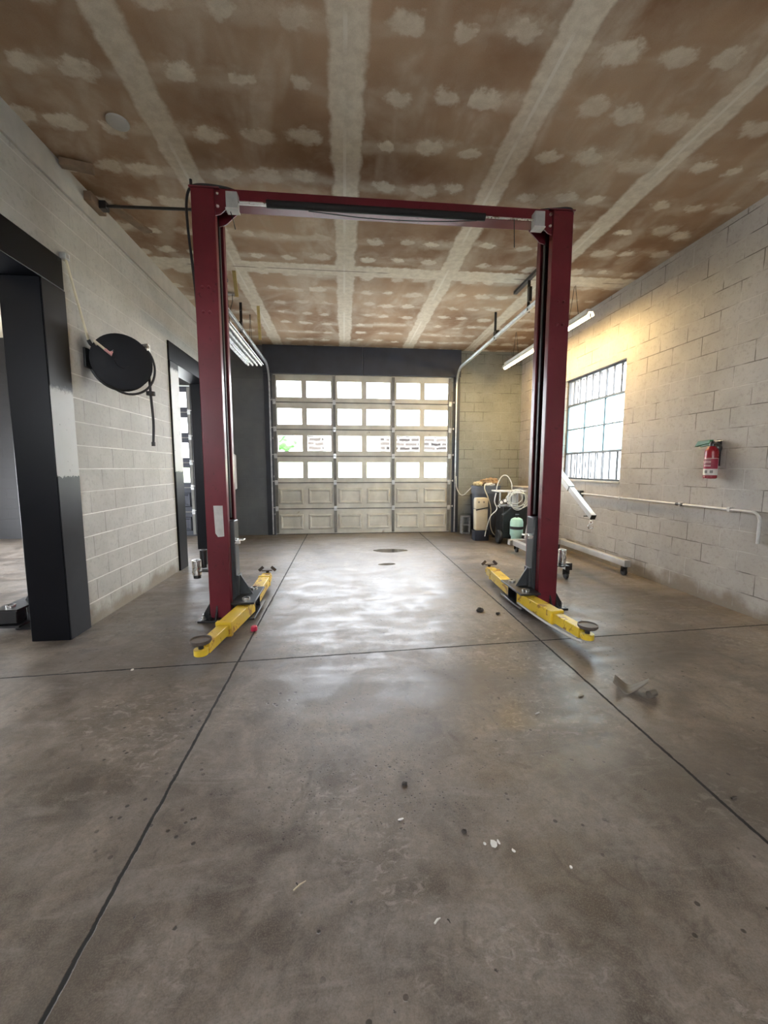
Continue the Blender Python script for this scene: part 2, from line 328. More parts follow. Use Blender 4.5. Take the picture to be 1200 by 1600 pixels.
# ------------------------------------------------------------------ mesh tools
WORLD = {}
class MB:
    def __init__(self): self.bm = bmesh.new()
    def box(self, a, b, rot=None, about=None):
        """axis-aligned box from corner a to corner b"""
        v = [self.bm.verts.new(p) for p in [(x, y, z) for x in (a[0], b[0]) for y in (a[1], b[1]) for z in (a[2], b[2])]]
        for f in ((0, 1, 3, 2), (4, 6, 7, 5), (0, 4, 5, 1), (2, 3, 7, 6), (0, 2, 6, 4), (1, 5, 7, 3)):
            self.bm.faces.new([v[i] for i in f])
        if rot is not None:
            c = Vector(about if about is not None else [(p + q) / 2 for p, q in zip(a, b)])
            bmesh.ops.rotate(self.bm, verts=v, cent=c, matrix=rot)
        return self
    def bar(self, p, q, w, h, up=(0, 0, 1)):
        """rectangular bar from p to q, w wide and h tall"""
        p, q = Vector(p), Vector(q); d = (q - p).normalized(); s = d.cross(Vector(up)).normalized(); u = s.cross(d)
        vs = []
        for c in (p, q):
            for i, j in ((-1, -1), (1, -1), (1, 1), (-1, 1)): vs.append(self.bm.verts.new(c + s * (i * w / 2) + u * (j * h / 2)))
        for f in ((3, 2, 1, 0), (4, 5, 6, 7), (0, 1, 5, 4), (1, 2, 6, 5), (2, 3, 7, 6), (3, 0, 4, 7)): self.bm.faces.new([vs[i] for i in f])
        return self
    def tube(self, pts, r, seg=10, cap=True, close=False):
        pts = [Vector(p) for p in pts]; rings = []; n = len(pts); prev = None
        for i, p in enumerate(pts):
            a = pts[i - 1] if (i > 0 or close) else p; b = pts[(i + 1) % n] if (i < n - 1 or close) else p
            d = (b - a).normalized()
            if prev is None:
                u = d.orthogonal().normalized()
            else:
                u = (prev - d * prev.dot(d)); u = u.normalized() if u.length > 1e-6 else d.orthogonal().normalized()
            prev = u; w = d.cross(u); rr = r[i] if isinstance(r, (list, tuple)) else r
            rings.append([self.bm.verts.new(p + (u * math.cos(2 * PI * k / seg) + w * math.sin(2 * PI * k / seg)) * rr) for k in range(seg)])
        for i in range(n if close else n - 1):
            A, B = rings[i], rings[(i + 1) % n]
            for k in range(seg): self.bm.faces.new((A[k], A[(k + 1) % seg], B[(k + 1) % seg], B[k]))
        if cap and not close:
            self.bm.faces.new(rings[0][::-1]); self.bm.faces.new(rings[-1])
        return self
    def lathe(self, prof, c=(0, 0, 0), axis=(0, 0, 1), seg=24):
        """prof: (radius, height) pairs turned about the axis through c"""
        ax = Vector(axis).normalized(); u = ax.orthogonal().normalized(); w = ax.cross(u); c = Vector(c); rings = []
        for r, h in prof:
            if r < 1e-6: rings.append([self.bm.verts.new(c + ax * h)])
            else: rings.append([self.bm.verts.new(c + ax * h + (u * math.cos(2 * PI * k / seg) + w * math.sin(2 * PI * k / seg)) * r) for k in range(seg)])
        for A, B in zip(rings, rings[1:]):
            for k in range(seg):
                a = [A[k % len(A)], A[(k + 1) % len(A)]] if len(A) > 1 else [A[0]]
                b = [B[(k + 1) % len(B)], B[k % len(B)]] if len(B) > 1 else [B[0]]
                if len(a) + len(b) >= 3: self.bm.faces.new(a + b)
        if len(rings[0]) > 1: self.bm.faces.new(rings[0][::-1])
        if len(rings[-1]) > 1: self.bm.faces.new(rings[-1])
        return self
    def cyl(self, p, q, r, seg=20):
        return self.tube([p, q], r, seg)
    def prism(self, poly, vec):
        """closed polygon (3-D points) extruded along vec"""
        vec = Vector(vec); A = [self.bm.verts.new(p) for p in poly]; B = [self.bm.verts.new(Vector(p) + vec) for p in poly]
        self.bm.faces.new(A[::-1]); self.bm.faces.new(B); n = len(A)
        for i in range(n): self.bm.faces.new((A[i], A[(i + 1) % n], B[(i + 1) % n], B[i]))
        return self
    def blob(self, c, r, sub=3, amp=.3, freq=2.0, seed=0.0):
        res = bmesh.ops.create_icosphere(self.bm, subdivisions=sub, radius=1)
        for v in res['verts']:
            k = 1 + amp * mnoise.noise(v.co * freq + Vector((seed, seed * 1.7, 0)))
            v.co = Vector(c) + Vector((v.co.x * r[0], v.co.y * r[1], v.co.z * r[2])) * k
        return self
    def build(self, name, mat, parent=None, bevel=0.0, smooth=35, seg=2):
        bmesh.ops.recalc_face_normals(self.bm, faces=self.bm.faces)
        off = WORLD.get(parent.name, Vector()) if parent else Vector()
        if off.length: bmesh.ops.translate(self.bm, verts=self.bm.verts, vec=-off)
        me = bpy.data.meshes.new(name); self.bm.to_mesh(me); self.bm.free()
        o = bpy.data.objects.new(name, me); COL.objects.link(o)
        me.materials.append(M[mat] if isinstance(mat, str) else mat)
        if smooth:
            for p in me.polygons: p.use_smooth = True
            me.set_sharp_from_angle(angle=math.radians(smooth))
        if bevel:
            b = o.modifiers.new('edge', 'BEVEL'); b.width = bevel; b.segments = seg; b.limit_method = 'ANGLE'; b.angle_limit = math.radians(40); b.harden_normals = False
        if parent: o.parent = parent
        WORLD[o.name] = off.copy()
        return o

def tag(o, label, cat, group=None, kind=None):
    o['label'] = label; o['category'] = cat
    if group: o['group'] = group
    if kind: o['kind'] = kind
    return o
def thing(name, loc, label, cat, group=None):
    o = bpy.data.objects.new(name, None); COL.objects.link(o); o.location = loc; o.empty_display_size = .05
    WORLD[o.name] = Vector(loc); return tag(o, label, cat, group)
def structure(o, label=None, cat=None):
    o['kind'] = 'structure'
    if label: o['label'] = label
    if cat: o['category'] = cat
    return o
def wall(name, mat, axis, p0, p1, ulo, uhi, z0, z1, holes):
    """wall slab across axis between p0 and p1, spanning u and z, with rectangular holes"""
    us = sorted({ulo, uhi, *[h[0] for h in holes], *[h[1] for h in holes]}); zs = sorted({z0, z1, *[h[2] for h in holes], *[h[3] for h in holes]})
    us = [u for u in us if ulo <= u <= uhi]; zs = [z for z in zs if z0 <= z <= z1]
    bm = bmesh.new(); V = {}
    def P(u, z, s):
        k = (round(u, 5), round(z, 5), s)
        if k not in V:
            q = p0 if s == 0 else p1
            V[k] = bm.verts.new((q, u, z) if axis == 'x' else (u, q, z))
        return V[k]
    solid = lambda i, j: 0 <= i < len(us) - 1 and 0 <= j < len(zs) - 1 and not any(h[0] <= us[i] and us[i + 1] <= h[1] and h[2] <= zs[j] and zs[j + 1] <= h[3] for h in holes)
    for i in range(len(us) - 1):
        for j in range(len(zs) - 1):
            if not solid(i, j): continue
            a, b, c, d = us[i], us[i + 1], zs[j], zs[j + 1]
            for s in (0, 1): bm.faces.new((P(a, c, s), P(b, c, s), P(b, d, s), P(a, d, s)))
            for di, dj, e in ((-1, 0, ((a, c), (a, d))), (1, 0, ((b, c), (b, d))), (0, -1, ((a, c), (b, c))), (0, 1, ((a, d), (b, d)))):
                if not solid(i + di, j + dj): bm.faces.new((P(*e[0], 0), P(*e[1], 0), P(*e[1], 1), P(*e[0], 1)))
    m = MB(); m.bm.free(); m.bm = bm
    return structure(m.build(name, mat, smooth=0))

def arc(c, r, a0, a1, n, plane='xz'):
    out = []
    for i in range(n + 1):
        a = a0 + (a1 - a0) * i / n; u, v = r * math.cos(a), r * math.sin(a)
        out.append((c[0] + u, c[1], c[2] + v) if plane == 'xz' else (c[0], c[1] + u, c[2] + v) if plane == 'yz' else (c[0] + u, c[1] + v, c[2]))
    return out
def spline(pts, n=8):
    """Catmull-Rom through pts"""
    P = [Vector(p) for p in pts]; P = [2 * P[0] - P[1]] + P + [2 * P[-1] - P[-2]]; out = []
    for i in range(1, len(P) - 2):
        for k in range(n):
            t = k / n; a, b, c, d = P[i - 1:i + 3]
            out.append(.5 * ((2 * b) + (c - a) * t + (2 * a - 5 * b + 4 * c - d) * t * t + (3 * b - a - 3 * c + d) * t ** 3))
    return out + [P[-2]]

# ------------------------------------------------------------------ the room
H = 3.92; LX = -2.30; LX2 = -2.56; RX = 3.90; YB = 8.88; YF = -3.2
OX = -7.6                                   # far side of the neighbouring bay
structure(MB().box((OX, YF, -.12), (RX + .3, YB + .25, 0)).build('floor', 'floor', smooth=0))
structure(MB().box((LX2 + .01, YF, H), (RX + .3, YB + .25, H + .1)).build('ceiling', 'ceiling', smooth=0))
structure(MB().box((OX - .2, YF, H), (LX2 + .01, YB + .25, H + .1)).build('ceiling_neighbour', 'beigeceil', smooth=0))
O1 = (.6, 3.52, 0, 2.88); O2 = (6.13, 7.42, 0, 2.85)
wall('wall_left', 'wall_left', 'x', LX2, LX, YF, YB, 0, H, [(o[0] - .26, o[1] + .26, 0, o[3] + .235) for o in (O1, O2)])
WIN = (5.485, 7.05, 1.235, 2.94)
wall('wall_right', 'wall_right', 'x', RX, RX + .25, YF, YB, 0, H, [WIN])
D1 = (-1.45, 2.34); DN = (-6.2, -3.10); DZ = 3.36
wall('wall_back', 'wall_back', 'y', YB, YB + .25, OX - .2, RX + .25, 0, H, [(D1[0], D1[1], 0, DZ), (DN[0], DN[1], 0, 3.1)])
F1 = (-1.0, 1.9, 1.95, 3.0)
wall('wall_front', 'wall_right', 'y', YF - .25, YF, OX - .2, RX + .25, 0, H, [F1, (-6.2, -3.6, 2.2, 3.0)])  # unseen slots behind the camera, sized to control the incoming light
wall('wall_far_left', 'wall_left', 'x', OX - .2, OX, YF, YB, 0, H, [(2.6, 7.6, 0, 1.7)])  # unseen low opening, added to light the neighbouring bay's floor
# head band where the left wall meets the ceiling, dark steel head over the door
structure(MB().box((LX, YF, 3.70), (LX + .025, YB, H)).build('trim_1', 'trim', bevel=.004))
hd = MB()
hd.box((-1.62, YB - .07, DZ), (.42, YB, H)); hd.box((.425, YB - .07, DZ), (2.52, YB, H))
structure(hd.build('trim_2', 'navy', bevel=.005))
for n_, xs in ((3, (-1.62, -1.47)), (4, (2.37, 2.52))):
    structure(MB().box((xs[0], YB - .02, 0), (xs[1], YB, DZ)).build('trim_%d' % n_, 'navy', bevel=.004))

# black steel frames round the two openings in the left wall
def opening_frame(n, y0, y1, z1, w, near=True):
    f = structure(MB().box((LX2 - .02, y0 - w, z1), (LX + .02, y1 + w, z1 + .255)).build('trim_%d' % n, 'black_steel', bevel=.006))
    for a, b in ((y0 - w, y0), (y1, y1 + w)):
        c = MB().box((LX2 - .02, a, 0), (LX + .02, b, z1)).build('jamb', 'black_steel', f, bevel=.006)
    return f
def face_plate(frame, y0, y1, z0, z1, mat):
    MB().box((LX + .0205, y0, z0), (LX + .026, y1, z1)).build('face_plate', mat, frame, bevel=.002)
opening_frame(5, O1[0], O1[1], O1[3], .28); opening_frame(6, O2[0], O2[1], O2[3], .28)
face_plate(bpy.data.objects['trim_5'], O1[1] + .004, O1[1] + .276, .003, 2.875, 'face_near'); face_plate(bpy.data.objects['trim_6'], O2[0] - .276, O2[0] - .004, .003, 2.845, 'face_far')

# ------------------------------------------------------------------ sectional doors
def sectional_door(n, x0, x1, zt, rows, glazed, cols, yf, tracks, paint='door'):
    h = zt / rows; root = None; w = (x1 - x0) / cols; pitch = w / 2
    root = bpy.data.objects.new('door_%d' % n, None); COL.objects.link(root); root.location = ((x0 + x1) / 2, yf, 0); WORLD[root.name] = Vector(root.location)
    structure(root)
    for r in range(rows):
        z0 = r * h + (.006 if r == 0 else 0); z1 = (r + 1) * h
        holes = []; y0, y1 = yf, yf + .05
        for c in range(cols):
            for j in range(2):
                a = x0 + c * w + j * pitch + (.072 if j == 0 else .055)
                holes.append((a, a + pitch - .125, z0 + .10, z0 + .10 + h * .59))
        m = MB(); m.bm.free(); bm = bmesh.new(); m.bm = bm
        if r >= rows - glazed:
            us = sorted({x0, x1, *[q for hh in holes for q in hh[:2]]}); zs = [z0, holes[0][2], holes[0][3], z1]
            V = {}
            def P(u, z, y): 
                k = (round(u, 4), round(z, 4), y)
                if k not in V: V[k] = bm.verts.new((u, y, z))
                return V[k]
            sol = lambda i, j: 0 <= i < len(us) - 1 and 0 <= j < 3 and not (j == 1 and any(abs(us[i] - hh[0]) < 1e-6 for hh in holes))
            for i in range(len(us) - 1):
                for j in range(3):
                    if not sol(i, j): continue
                    a, b, c, d = us[i], us[i + 1], zs[j], zs[j + 1]
                    for yy in (y0, y1): bm.faces.new((P(a, c, yy), P(b, c, yy), P(b, d, yy), P(a, d, yy)))
                    for di, dj, e in ((-1, 0, ((a, c), (a, d))), (1, 0, ((b, c), (b, d))), (0, -1, ((a, c), (b, c))), (0, 1, ((a, d), (b, d)))):
                        if not sol(i + di, j + dj): bm.faces.new((P(*e[0], y0), P(*e[1], y0), P(*e[1], y1), P(*e[0], y1)))
        else:
            m.box((x0, y0, z0), (x1, y1, z1))
        sec = m.build('section', paint, root, bevel=.004)
        if r >= rows - glazed:
            for hh in holes:
                MB().box((hh[0], yf + .03, hh[2]), (hh[1], yf + .034, hh[3])).build('pane', 'glass', sec, smooth=0)
                s = MB()
                t = .014
                for a, b in (((hh[0] - t, hh[2] - t), (hh[1] + t, hh[2])), ((hh[0] - t, hh[3]), (hh[1] + t, hh[3] + t)), ((hh[0] - t, hh[2]), (hh[0], hh[3])), ((hh[1], hh[2]), (hh[1] + t, hh[3]))):
                    s.box((a[0], yf - .008, a[1]), (b[0], yf + .002, b[1]))
                s.build('pane_frame', paint, sec, bevel=.002)
        else:
            for hh in holes:
                s = MB(); A = []
                for k, (e, yy) in enumerate(((0, yf - .001), (.018, yf - .024), (.04, yf - .024), (.062, yf - .001))):
                    A.append([s.bm.verts.new(p) for p in ((hh[0] + e, yy, hh[2] + e), (hh[1] - e, yy, hh[2] + e), (hh[1] - e, yy, hh[3] - e), (hh[0] + e, yy, hh[3] - e))])
                for p, q in zip(A, A[1:]):
                    for k in range(4): s.bm.faces.new((p[k], p[(k + 1) % 4], q[(k + 1) % 4], q[k]))
                s.bm.faces.new(A[-1])
                s.build('raised_panel', paint, sec, smooth=0)
        # steel edge rails where two sections meet
        if r:
            MB().box((x0, yf - .018, z0 - .014), (x1, yf + .0, z0 + .006)).build('section_rail', 'doorstrip', sec, bevel=.002)
    for c in range(cols + 1):
        x = x0 + c * w + (.02 if c == 0 else -.02 if c == cols else 0)
        MB().box((x - .028, yf - .03, .03), (x + .028, yf - .001, zt - .02)).build('stile', 'doorstrip', root, bevel=.003)
    for c in range(cols + 1):
        for r in range(1, rows):
            x = x0 + c * w + (.02 if c == 0 else -.02 if c == cols else 0); z = r * h
            hg = MB().box((x - .03, yf - .038, z - .05), (x + .03, yf - .03, z + .05)).cyl((x - .035, yf - .042, z), (x + .035, yf - .042, z), .009, 8)
            hg = hg.build('hinge', 'galv', root, bevel=.002)
            if c in (0, cols):
                s = -1 if c == 0 else 1
                MB().cyl((x, yf - .05, z + .03), (x + s * .09, yf - .05, z + .03), .006, 8).cyl((x + s * .07, yf - .05, z + .03), (x + s * .085, yf - .05, z + .03), .022, 14).build('roller', 'white_plastic', hg)
    MB().box((x0, yf - .005, 0), (x1, yf + .04, .012)).build('bottom_seal', 'rubber', root)
    if tracks:
        for s, xt in ((-1, x0 - .05), (1, x1 + .09)):
            yy = yf - .06; R = .38; zt2 = tracks[0]
            pts = [(xt, yy, .02), (xt, yy, zt2 - R)] + arc((xt, yy - R, zt2 - R), R, 0, PI / 2, 10, 'yz')[1:] + [(xt, tracks[1], zt2)]
            m = MB()
            for (o, wdt) in ((0, .05),):
                P_ = [Vector(p) for p in pts]; rings = []
                for i, p in enumerate(P_):
                    d = (P_[min(i + 1, len(P_) - 1)] - P_[max(i - 1, 0)]).normalized(); nrm = Vector((0, -d.z, d.y)); sx = Vector((s, 0, 0))
                    prof = [(-.026, .028), (-.026, -.028), (.004, -.028), (.004, -.023), (-.021, -.023), (-.021, .023), (.004, .023), (.004, .028)]
                    rings.append([m.bm.verts.new(p - sx * a + nrm * b) for a, b in prof])
                for A, B in zip(rings, rings[1:]):
                    for k in range(8): m.bm.faces.new((A[k], A[(k + 1) % 8], B[(k + 1) % 8], B[k]))
                m.bm.faces.new(rings[0]); m.bm.faces.new(rings[-1][::-1])
            tr = m.build('track', 'galv', root, smooth=30)
            for z in (.45, 1.25, 2.05, 2.85):
                MB().box((xt + s * .02, yy - .02, z - .03), (xt + s * .026 + (.0), yf - .0, z + .03)).box((xt - .03, yf - .045, z - .02), (xt + .03, yf - .04, z + .02)).build('track_bracket', 'galv', tr)
            ye = tracks[1] + .25
            hb = MB().box((xt - .02 + s * .03, ye, zt2 - .03), (xt + .02 + s * .03, ye + .006, H - .01)).box((xt - .02 + s * .03, ye - .05, zt2 + .10), (xt + .02 + s * .03, ye, zt2 + .28))
            hb.bar((xt + s * .03, ye - .25, H - .025), (xt + s * .03, ye + .45, H - .025), .05, .04)
            hb.build('track_hanger', 'blacksteel', tr, bevel=.002)
            hb = MB().box((xt - .02 + s * .03, ye + 1.2, zt2 - .03), (xt + .02 + s * .03, ye + 1.206, H - .01)).box((xt - .03 + s * .03, ye + 1.1, zt2 + .03), (xt + .03 + s * .03, ye + 1.2, zt2 + .1))
            hb.build('track_hanger', 'blacksteel', tr, bevel=.002)
    return root
sectional_door(1, -1.44, 2.33, 3.36, 6, 4, 3, YB + .03, (3.50, 5.2))
sectional_door(2, -6.18, -3.12, 3.08, 6, 4, 3, YB + .05, None, 'navy')

# ------------------------------------------------------------------ steel window in the right wall
wr = bpy.data.objects.new('window_1', None); COL.objects.link(wr); wr.location = (RX + .06, WIN[0], WIN[2]); WORLD[wr.name] = Vector(wr.location); structure(wr)
wx = RX + .05; y0, y1, z0, z1 = WIN
fr = MB()
for a, b in (((y0, z0), (y0 + .03, z1)), ((y1 - .03, z0), (y1, z1)), ((y0, z0), (y1, z0 + .03)), ((y0, z1 - .03), (y1, z1))):
    fr.box((wx, a[0], a[1]), (wx + .05, b[0], b[1]))
fr.build('window_frame', 'slate', wr, bevel=.003)
zr = [1.235, 1.68, 2.09, 2.50, 2.94]
for k, z in enumerate(zr[1:4]):
    MB().box((wx + .002, y0 + .03, z - (.011 if k == 1 else .018)), (wx + .045, y1 - .03, z + (.011 if k == 1 else .018))).build('muntin', 'slate', wr, bevel=.002)
for r in (0, 3):
    for k in range(1, 9):
        y = y0 + (y1 - y0) * k / 9
        MB().box((wx + .008, y - .007, zr[r] + .02), (wx + .035, y + .007, zr[r + 1] - .012)).build('muntin', 'slate', wr, bevel=.002)
for k in (1, 2):
    y = y0 + (y1 - y0) * k / 3
    MB().box((wx + .006, y - .009, zr[1] + .015), (wx + .04, y + .009, zr[3] - .015)).build('muntin', 'slate', wr, bevel=.002)
for r, mt in ((0, 'glass'), (1, 'obscure'), (2, 'obscure'), (3, 'glass')):
    MB().box((wx + .024, y0 + .02, zr[r]), (wx + .028, y1 - .02, zr[r + 1])).build('pane', mt, wr, smooth=0)
MB().box((RX - .015, y0 - .01, z0 - .035), (RX + .2, y1 + .01, z0)).build('window_sill', 'trim', wr, bevel=.006)
for k in range(10):
    y = y0 + .05 + (y1 - y0 - .1) * k / 9
    MB().cyl((RX + .21, y, z0 - .0), (RX + .21, y, z1), .009, 8).build('security_bar', 'blacksteel', wr)

# ------------------------------------------------------------------ two-post lifts
def add_lift(cx, label, arms, arm_mat, full=True, sticker=False):
    root = thing('two_post_lift', (cx, 4.03, 0), label, 'vehicle lift')
    Yf, Yb, ZT = 3.87, 4.19, 3.79
    for s in (-1, 1):
        X = lambda h: cx + s * h
        poly = [(1.51, Yf), (1.705, Yf), (1.705, Yb), (1.51, Yb), (1.51, Yb - .075), (1.525, Yb - .075), (1.525, Yb - .016), (1.690, Yb - .016), (1.690, Yf + .016), (1.525, Yf + .016), (1.525, Yf + .075), (1.51, Yf + .075)]
        colm = MB().prism([(X(h), y, .02) for h, y in poly], (0, 0, ZT - .02)).build('column', 'red', root, bevel=.012, seg=3)
        for h in (1.585, 1.64):
            for z in (2.985, 2.78):
                MB().lathe([(.0, .012), (.009, .011), (.014, .005), (.014, 0)], (X(h + .0), Yf, z), (0, -1, 0), 10).build('bolt', 'red', colm)
        MB().box((X(1.47), Yf - .005, ZT - .0), (X(1.72), Yb + .01, ZT + .012)).build('top_cap', 'red', colm, bevel=.003)
        bp = MB().box((X(1.40), 3.80, 0), (X(1.80), 4.33, .02)).build('base_plate', 'blacksteel', root, bevel=.003)
        MB().prism([(X(1.707), Yf - .0, .02), (X(1.707), Yf - .0, .16), (X(1.79), Yf - .0, .02)], (0, .014, 0)).build('gusset', 'blacksteel', bp)
        MB().prism([(X(1.63), Yf - .002, .02), (X(1.63), Yf - .07, .02), (X(1.63), Yf - .002, .14)], (s * .014, 0, 0)).build('gusset', 'blacksteel', bp)
        MB().prism([(X(1.707), Yb - .02, .02), (X(1.707), Yb - .02, .16), (X(1.79), Yb - .02, .02)], (0, .014, 0)).build('gusset', 'blacksteel', bp)
        for a, b in ((1.755, 3.84), (1.69, 3.825), (1.76, 4.05), (1.755, 4.28), (1.55, 4.28)):
            MB().lathe([(.024, 0), (.024, .006), (.017, .006), (.017, .026), (.009, .026), (.009, .055), (0, .055)], (X(a), b, .02), (0, 0, 1), 6).build('anchor_bolt', 'chrome' if a == 1.755 else 'blacksteel', bp)
        # inside the channel: hoist ram, cable, roller chain guard
        MB().cyl((X(1.625), 4.03, .95), (X(1.625), 4.03, 3.0), .036, 16).cyl((X(1.625), 4.03, 3.0), (X(1.625), 4.03, 3.60), .02, 12).build('hydraulic_ram', 'slate', root)
        MB().cyl((X(1.55), 3.975, .3), (X(1.55), 3.975, 3.68), .006, 8).build('cable', 'galv', root)
        MB().box((X(1.53), 4.06, .95), (X(1.545), 4.10, 3.70)).build('guard_strip', 'slate', root, bevel=.002)
        # carriage
        ca = MB().box((X(1.475), 3.955, .05), (X(1.66), 4.105, .93)).build('carriage', 'slate', root, bevel=.008)
        MB().box((X(1.43), 3.95, .71), (X(1.475), 3.99, .745)).box((X(1.40), 3.99, .735), (X(1.475), 4.06, .748)).build('latch', 'chrome', ca, bevel=.003)
        MB().prism([(X(1.475), 4.02, .20), (X(1.475), 4.02, .40), (X(1.455), 4.02, .40), (X(1.34), 4.02, .205), (X(1.34), 4.02, .20)], (0, .016, 0)).box((X(1.455), 3.97, .20), (X(1.475), 4.09, .40)).build('gusset', 'slate', ca, bevel=.002)
        br = MB().box((X(1.475), 3.74, .185), (X(1.27), 4.26, .205)).box((X(1.475), 3.74, .040), (X(1.27), 4.26, .058)).box((X(1.475), 3.92, .058), (X(1.455), 4.09, .185))
        for y in (3.90, 4.10): br.box((X(1.29), y - .006, .058), (X(1.43), y + .006, .185))
        br.build('arm_bracket', 'blacksteel', ca, bevel=.003)
        # arms
        for which in (0, 1):
            tip = arms[(s, which)]
            if tip is None: continue
            py = 3.83 if which == 0 else 4.17
            p = Vector((X(1.36), py, .122)); q = Vector((cx + tip[0], tip[1], .122)); d = (q - p).normalized(); L = (q - p).length
            pin = MB().cyl((p.x, p.y, .03), (p.x, p.y, .225), .022, 14).lathe([(.036, 0), (.036, .02), (0, .02)], (p.x, p.y, .205), (0, 0, 1), 14).build('arm_pin', 'chrome', root)
            a0 = p - d * .07
            m = p + d * (L * (.56 if which == 0 else .74))
            arm = MB().bar(a0, m, .118, .110).build('arm', arm_mat, root, bevel=.006)
            MB().bar(m - d * .03, m + d * .012, .130, .122).build('collar', arm_mat, arm, bevel=.004)
            MB().lathe([(.055, 0), (.055, .006), (0, .006)], (p.x, p.y, .177), (0, 0, 1), 16).build('gear_disc', 'blacksteel', arm)
            ex = MB().bar(m, q - d * .045, .088 if which == 0 else .104, .082 if which == 0 else .098).build('arm_extension', arm_mat, arm, bevel=.005)
            MB().lathe([(.03, -.022), (.05, -.022), (.05, .022), (.03, .022)], (q.x, q.y, .115), (0, 0, 1), 20).bar(q - d * .07, q - d * .035, .07, .044).build('pad_socket', arm_mat, arm, bevel=.003)
            MB().cyl((q.x, q.y, .085), (q.x, q.y, .185), .019, 12).build('pad_screw', 'blacksteel', arm)
            if which == 0:
                MB().lathe([(.0, .0), (.065, .0), (.075, .012), (.075, .03), (.068, .03), (.066, .022), (.0, .022)], (q.x, q.y, .180), (0, 0, 1), 28).build('lift_pad', 'padbrown', arm)
                sd = Vector((-d.y, d.x, 0)) * (-s)
                if s > 0: MB().tube(spline([p + sd * .085 + Vector((0, 0, -.03)), p + d * (L * .35) + sd * .075 + Vector((0, 0, -.055)), p + d * (L * .6) + sd * .07 + Vector((0, 0, -.06)), q - d * .1 + sd * .055 + Vector((0, 0, -.06)), q + sd * .05 + Vector((0, 0, -.05))], 6), .011, 8).build('arm_guard', 'pipe' if s > 0 else arm_mat, arm)
            else:
                w = Vector((1, 0, 0))
                pd = MB().bar(q - w * .06 + Vector((0, 0, .195)), q - w * .06 + Vector((0, 0, .196)) + w * .12, .08, .012)
                pd.bar(q - w * .062 + Vector((0, 0, .20)), q - w * .085 + Vector((0, 0, .225)), .07, .012, (0, 1, 0)).bar(q + w * .062 + Vector((0, 0, .20)), q + w * .085 + Vector((0, 0, .225)), .07, .012, (0, 1, 0))
                bmesh.ops.translate(pd.bm, verts=pd.bm.verts, vec=(0, 0, -.122))
                pd.build('lift_pad', 'padbrown', arm, bevel=.002)
        # corner plates that tie column and crossbeam
        for y in (3.895, 4.055):
            MB().prism([(X(1.53), y, 3.80), (X(1.53), y, 3.58), (X(1.47), y, 3.60), (X(1.36), y, 3.70), (X(1.36), y, 3.80)], (0, .012, 0)).build('corner_plate', 'red', root, bevel=.002)
        for (h, z) in ((1.49, 3.76), (1.49, 3.66), (1.40, 3.74)):
            MB().lathe([(.014, 0), (.014, .008), (.008, .008), (.008, .02), (0, .02)], (X(h), 3.895, z), (0, -1, 0), 6).build('bolt', 'chrome', root)
        MB().box((X(1.405), 3.82, 3.615), (X(1.31), 3.90, 3.745)).build('switch_box', 'grey_box', root, bevel=.004)
        MB().box((X(1.41), 3.815, 3.603), (X(1.305), 3.905, 3.615)).build('switch_box_lid', 'white_plastic', root, bevel=.002)
    MB().box((cx - 1.53, 3.91, 3.70), (cx + 1.53, 4.055, 3.815)).build('crossbeam', 'red', root, bevel=.006)
    MB().cyl((cx - 1.32, 3.86, 3.685), (cx + 1.32, 3.86, 3.685), .009, 10).cyl((cx - 1.32, 3.86, 3.665), (cx - 1.0, 3.86, 3.665), .006, 8).build('shutoff_rod', 'chrome', root)
    MB().cyl((cx - 1.075, 3.86, 3.683), (cx + .855, 3.86, 3.683), .031, 18).build('padded_bar', 'foam', root)
    MB().tube(spline([(cx - .72, 3.86, 3.645), (cx - .2, 3.86, 3.615), (cx + .35, 3.86, 3.62), (cx + .78, 3.86, 3.65)], 8), .004, 6).build('sagging_wire', 'rubber', root)
    MB().tube(spline([(cx + 1.13, 3.86, 3.68), (cx + 1.135, 3.86, 3.57), (cx + 1.14, 3.86, 3.44)], 5), .004, 6).build('hanging_wire', 'rubber', root)
    MB().tube(spline([(cx - 1.38, 3.86, 3.61), (cx - 1.36, 3.87, 3.54), (cx - 1.345, 3.87, 3.47)], 5), .004, 6).build('hanging_wire', 'rubber', root)
    L = lambda h, y, z: (cx - h, y, z)
    MB().tube(spline([L(1.30, 4.0, 3.83), L(1.42, 3.92, 3.825), L(1.60, 3.88, 3.815), L(1.71, 3.90, 3.80), L(1.755, 3.92, 3.70), L(1.755, 3.92, 3.5), L(1.735, 3.93, 3.2), L(1.715, 3.93, 2.9), L(1.715, 3.95, 2.5), L(1.715, 4.0, 1.5), L(1.715, 4.05, .7)], 8), .011, 8).build('hydraulic_hose', 'rubber', root)
    MB().lathe([(.012, 0), (.012, .05), (0, .05)], (cx - 1.70, 3.88, 3.80), (0, 0, 1), 10).build('hose_fitting', 'blacksteel', root)
    MB().tube(spline([(cx + 1.42, 3.95, 3.83), (cx + 1.55, 3.93, 3.835), (cx + 1.70, 3.90, 3.82), (cx + 1.715, 3.93, 3.70), (cx + 1.715, 3.94, 3.3), (cx + 1.712, 3.97, 2.4), (cx + 1.712, 4.0, .9)], 8), .009, 8).build('hydraulic_hose', 'rubber', root)
    if sticker:
        MB().prism([(cx - 1.63, 3.868, 1.085), (cx - 1.548, 3.868, 1.085), (cx - 1.545, 3.868, .80), (cx - 1.60, 3.868, .795), (cx - 1.622, 3.868, .83)], (0, -.002, 0)).build('worn_label', 'pipe', root)
    return root
ARM = {(-1, 0): (-1.475, 2.94), (-1, 1): (-1.375, 4.99), (1, 0): (1.455, 2.93), (1, 1): (1.42, 5.03)}
add_lift(.44, 'maroon two-post car lift with yellow arms standing in the bay', ARM, 'yellow', sticker=True)
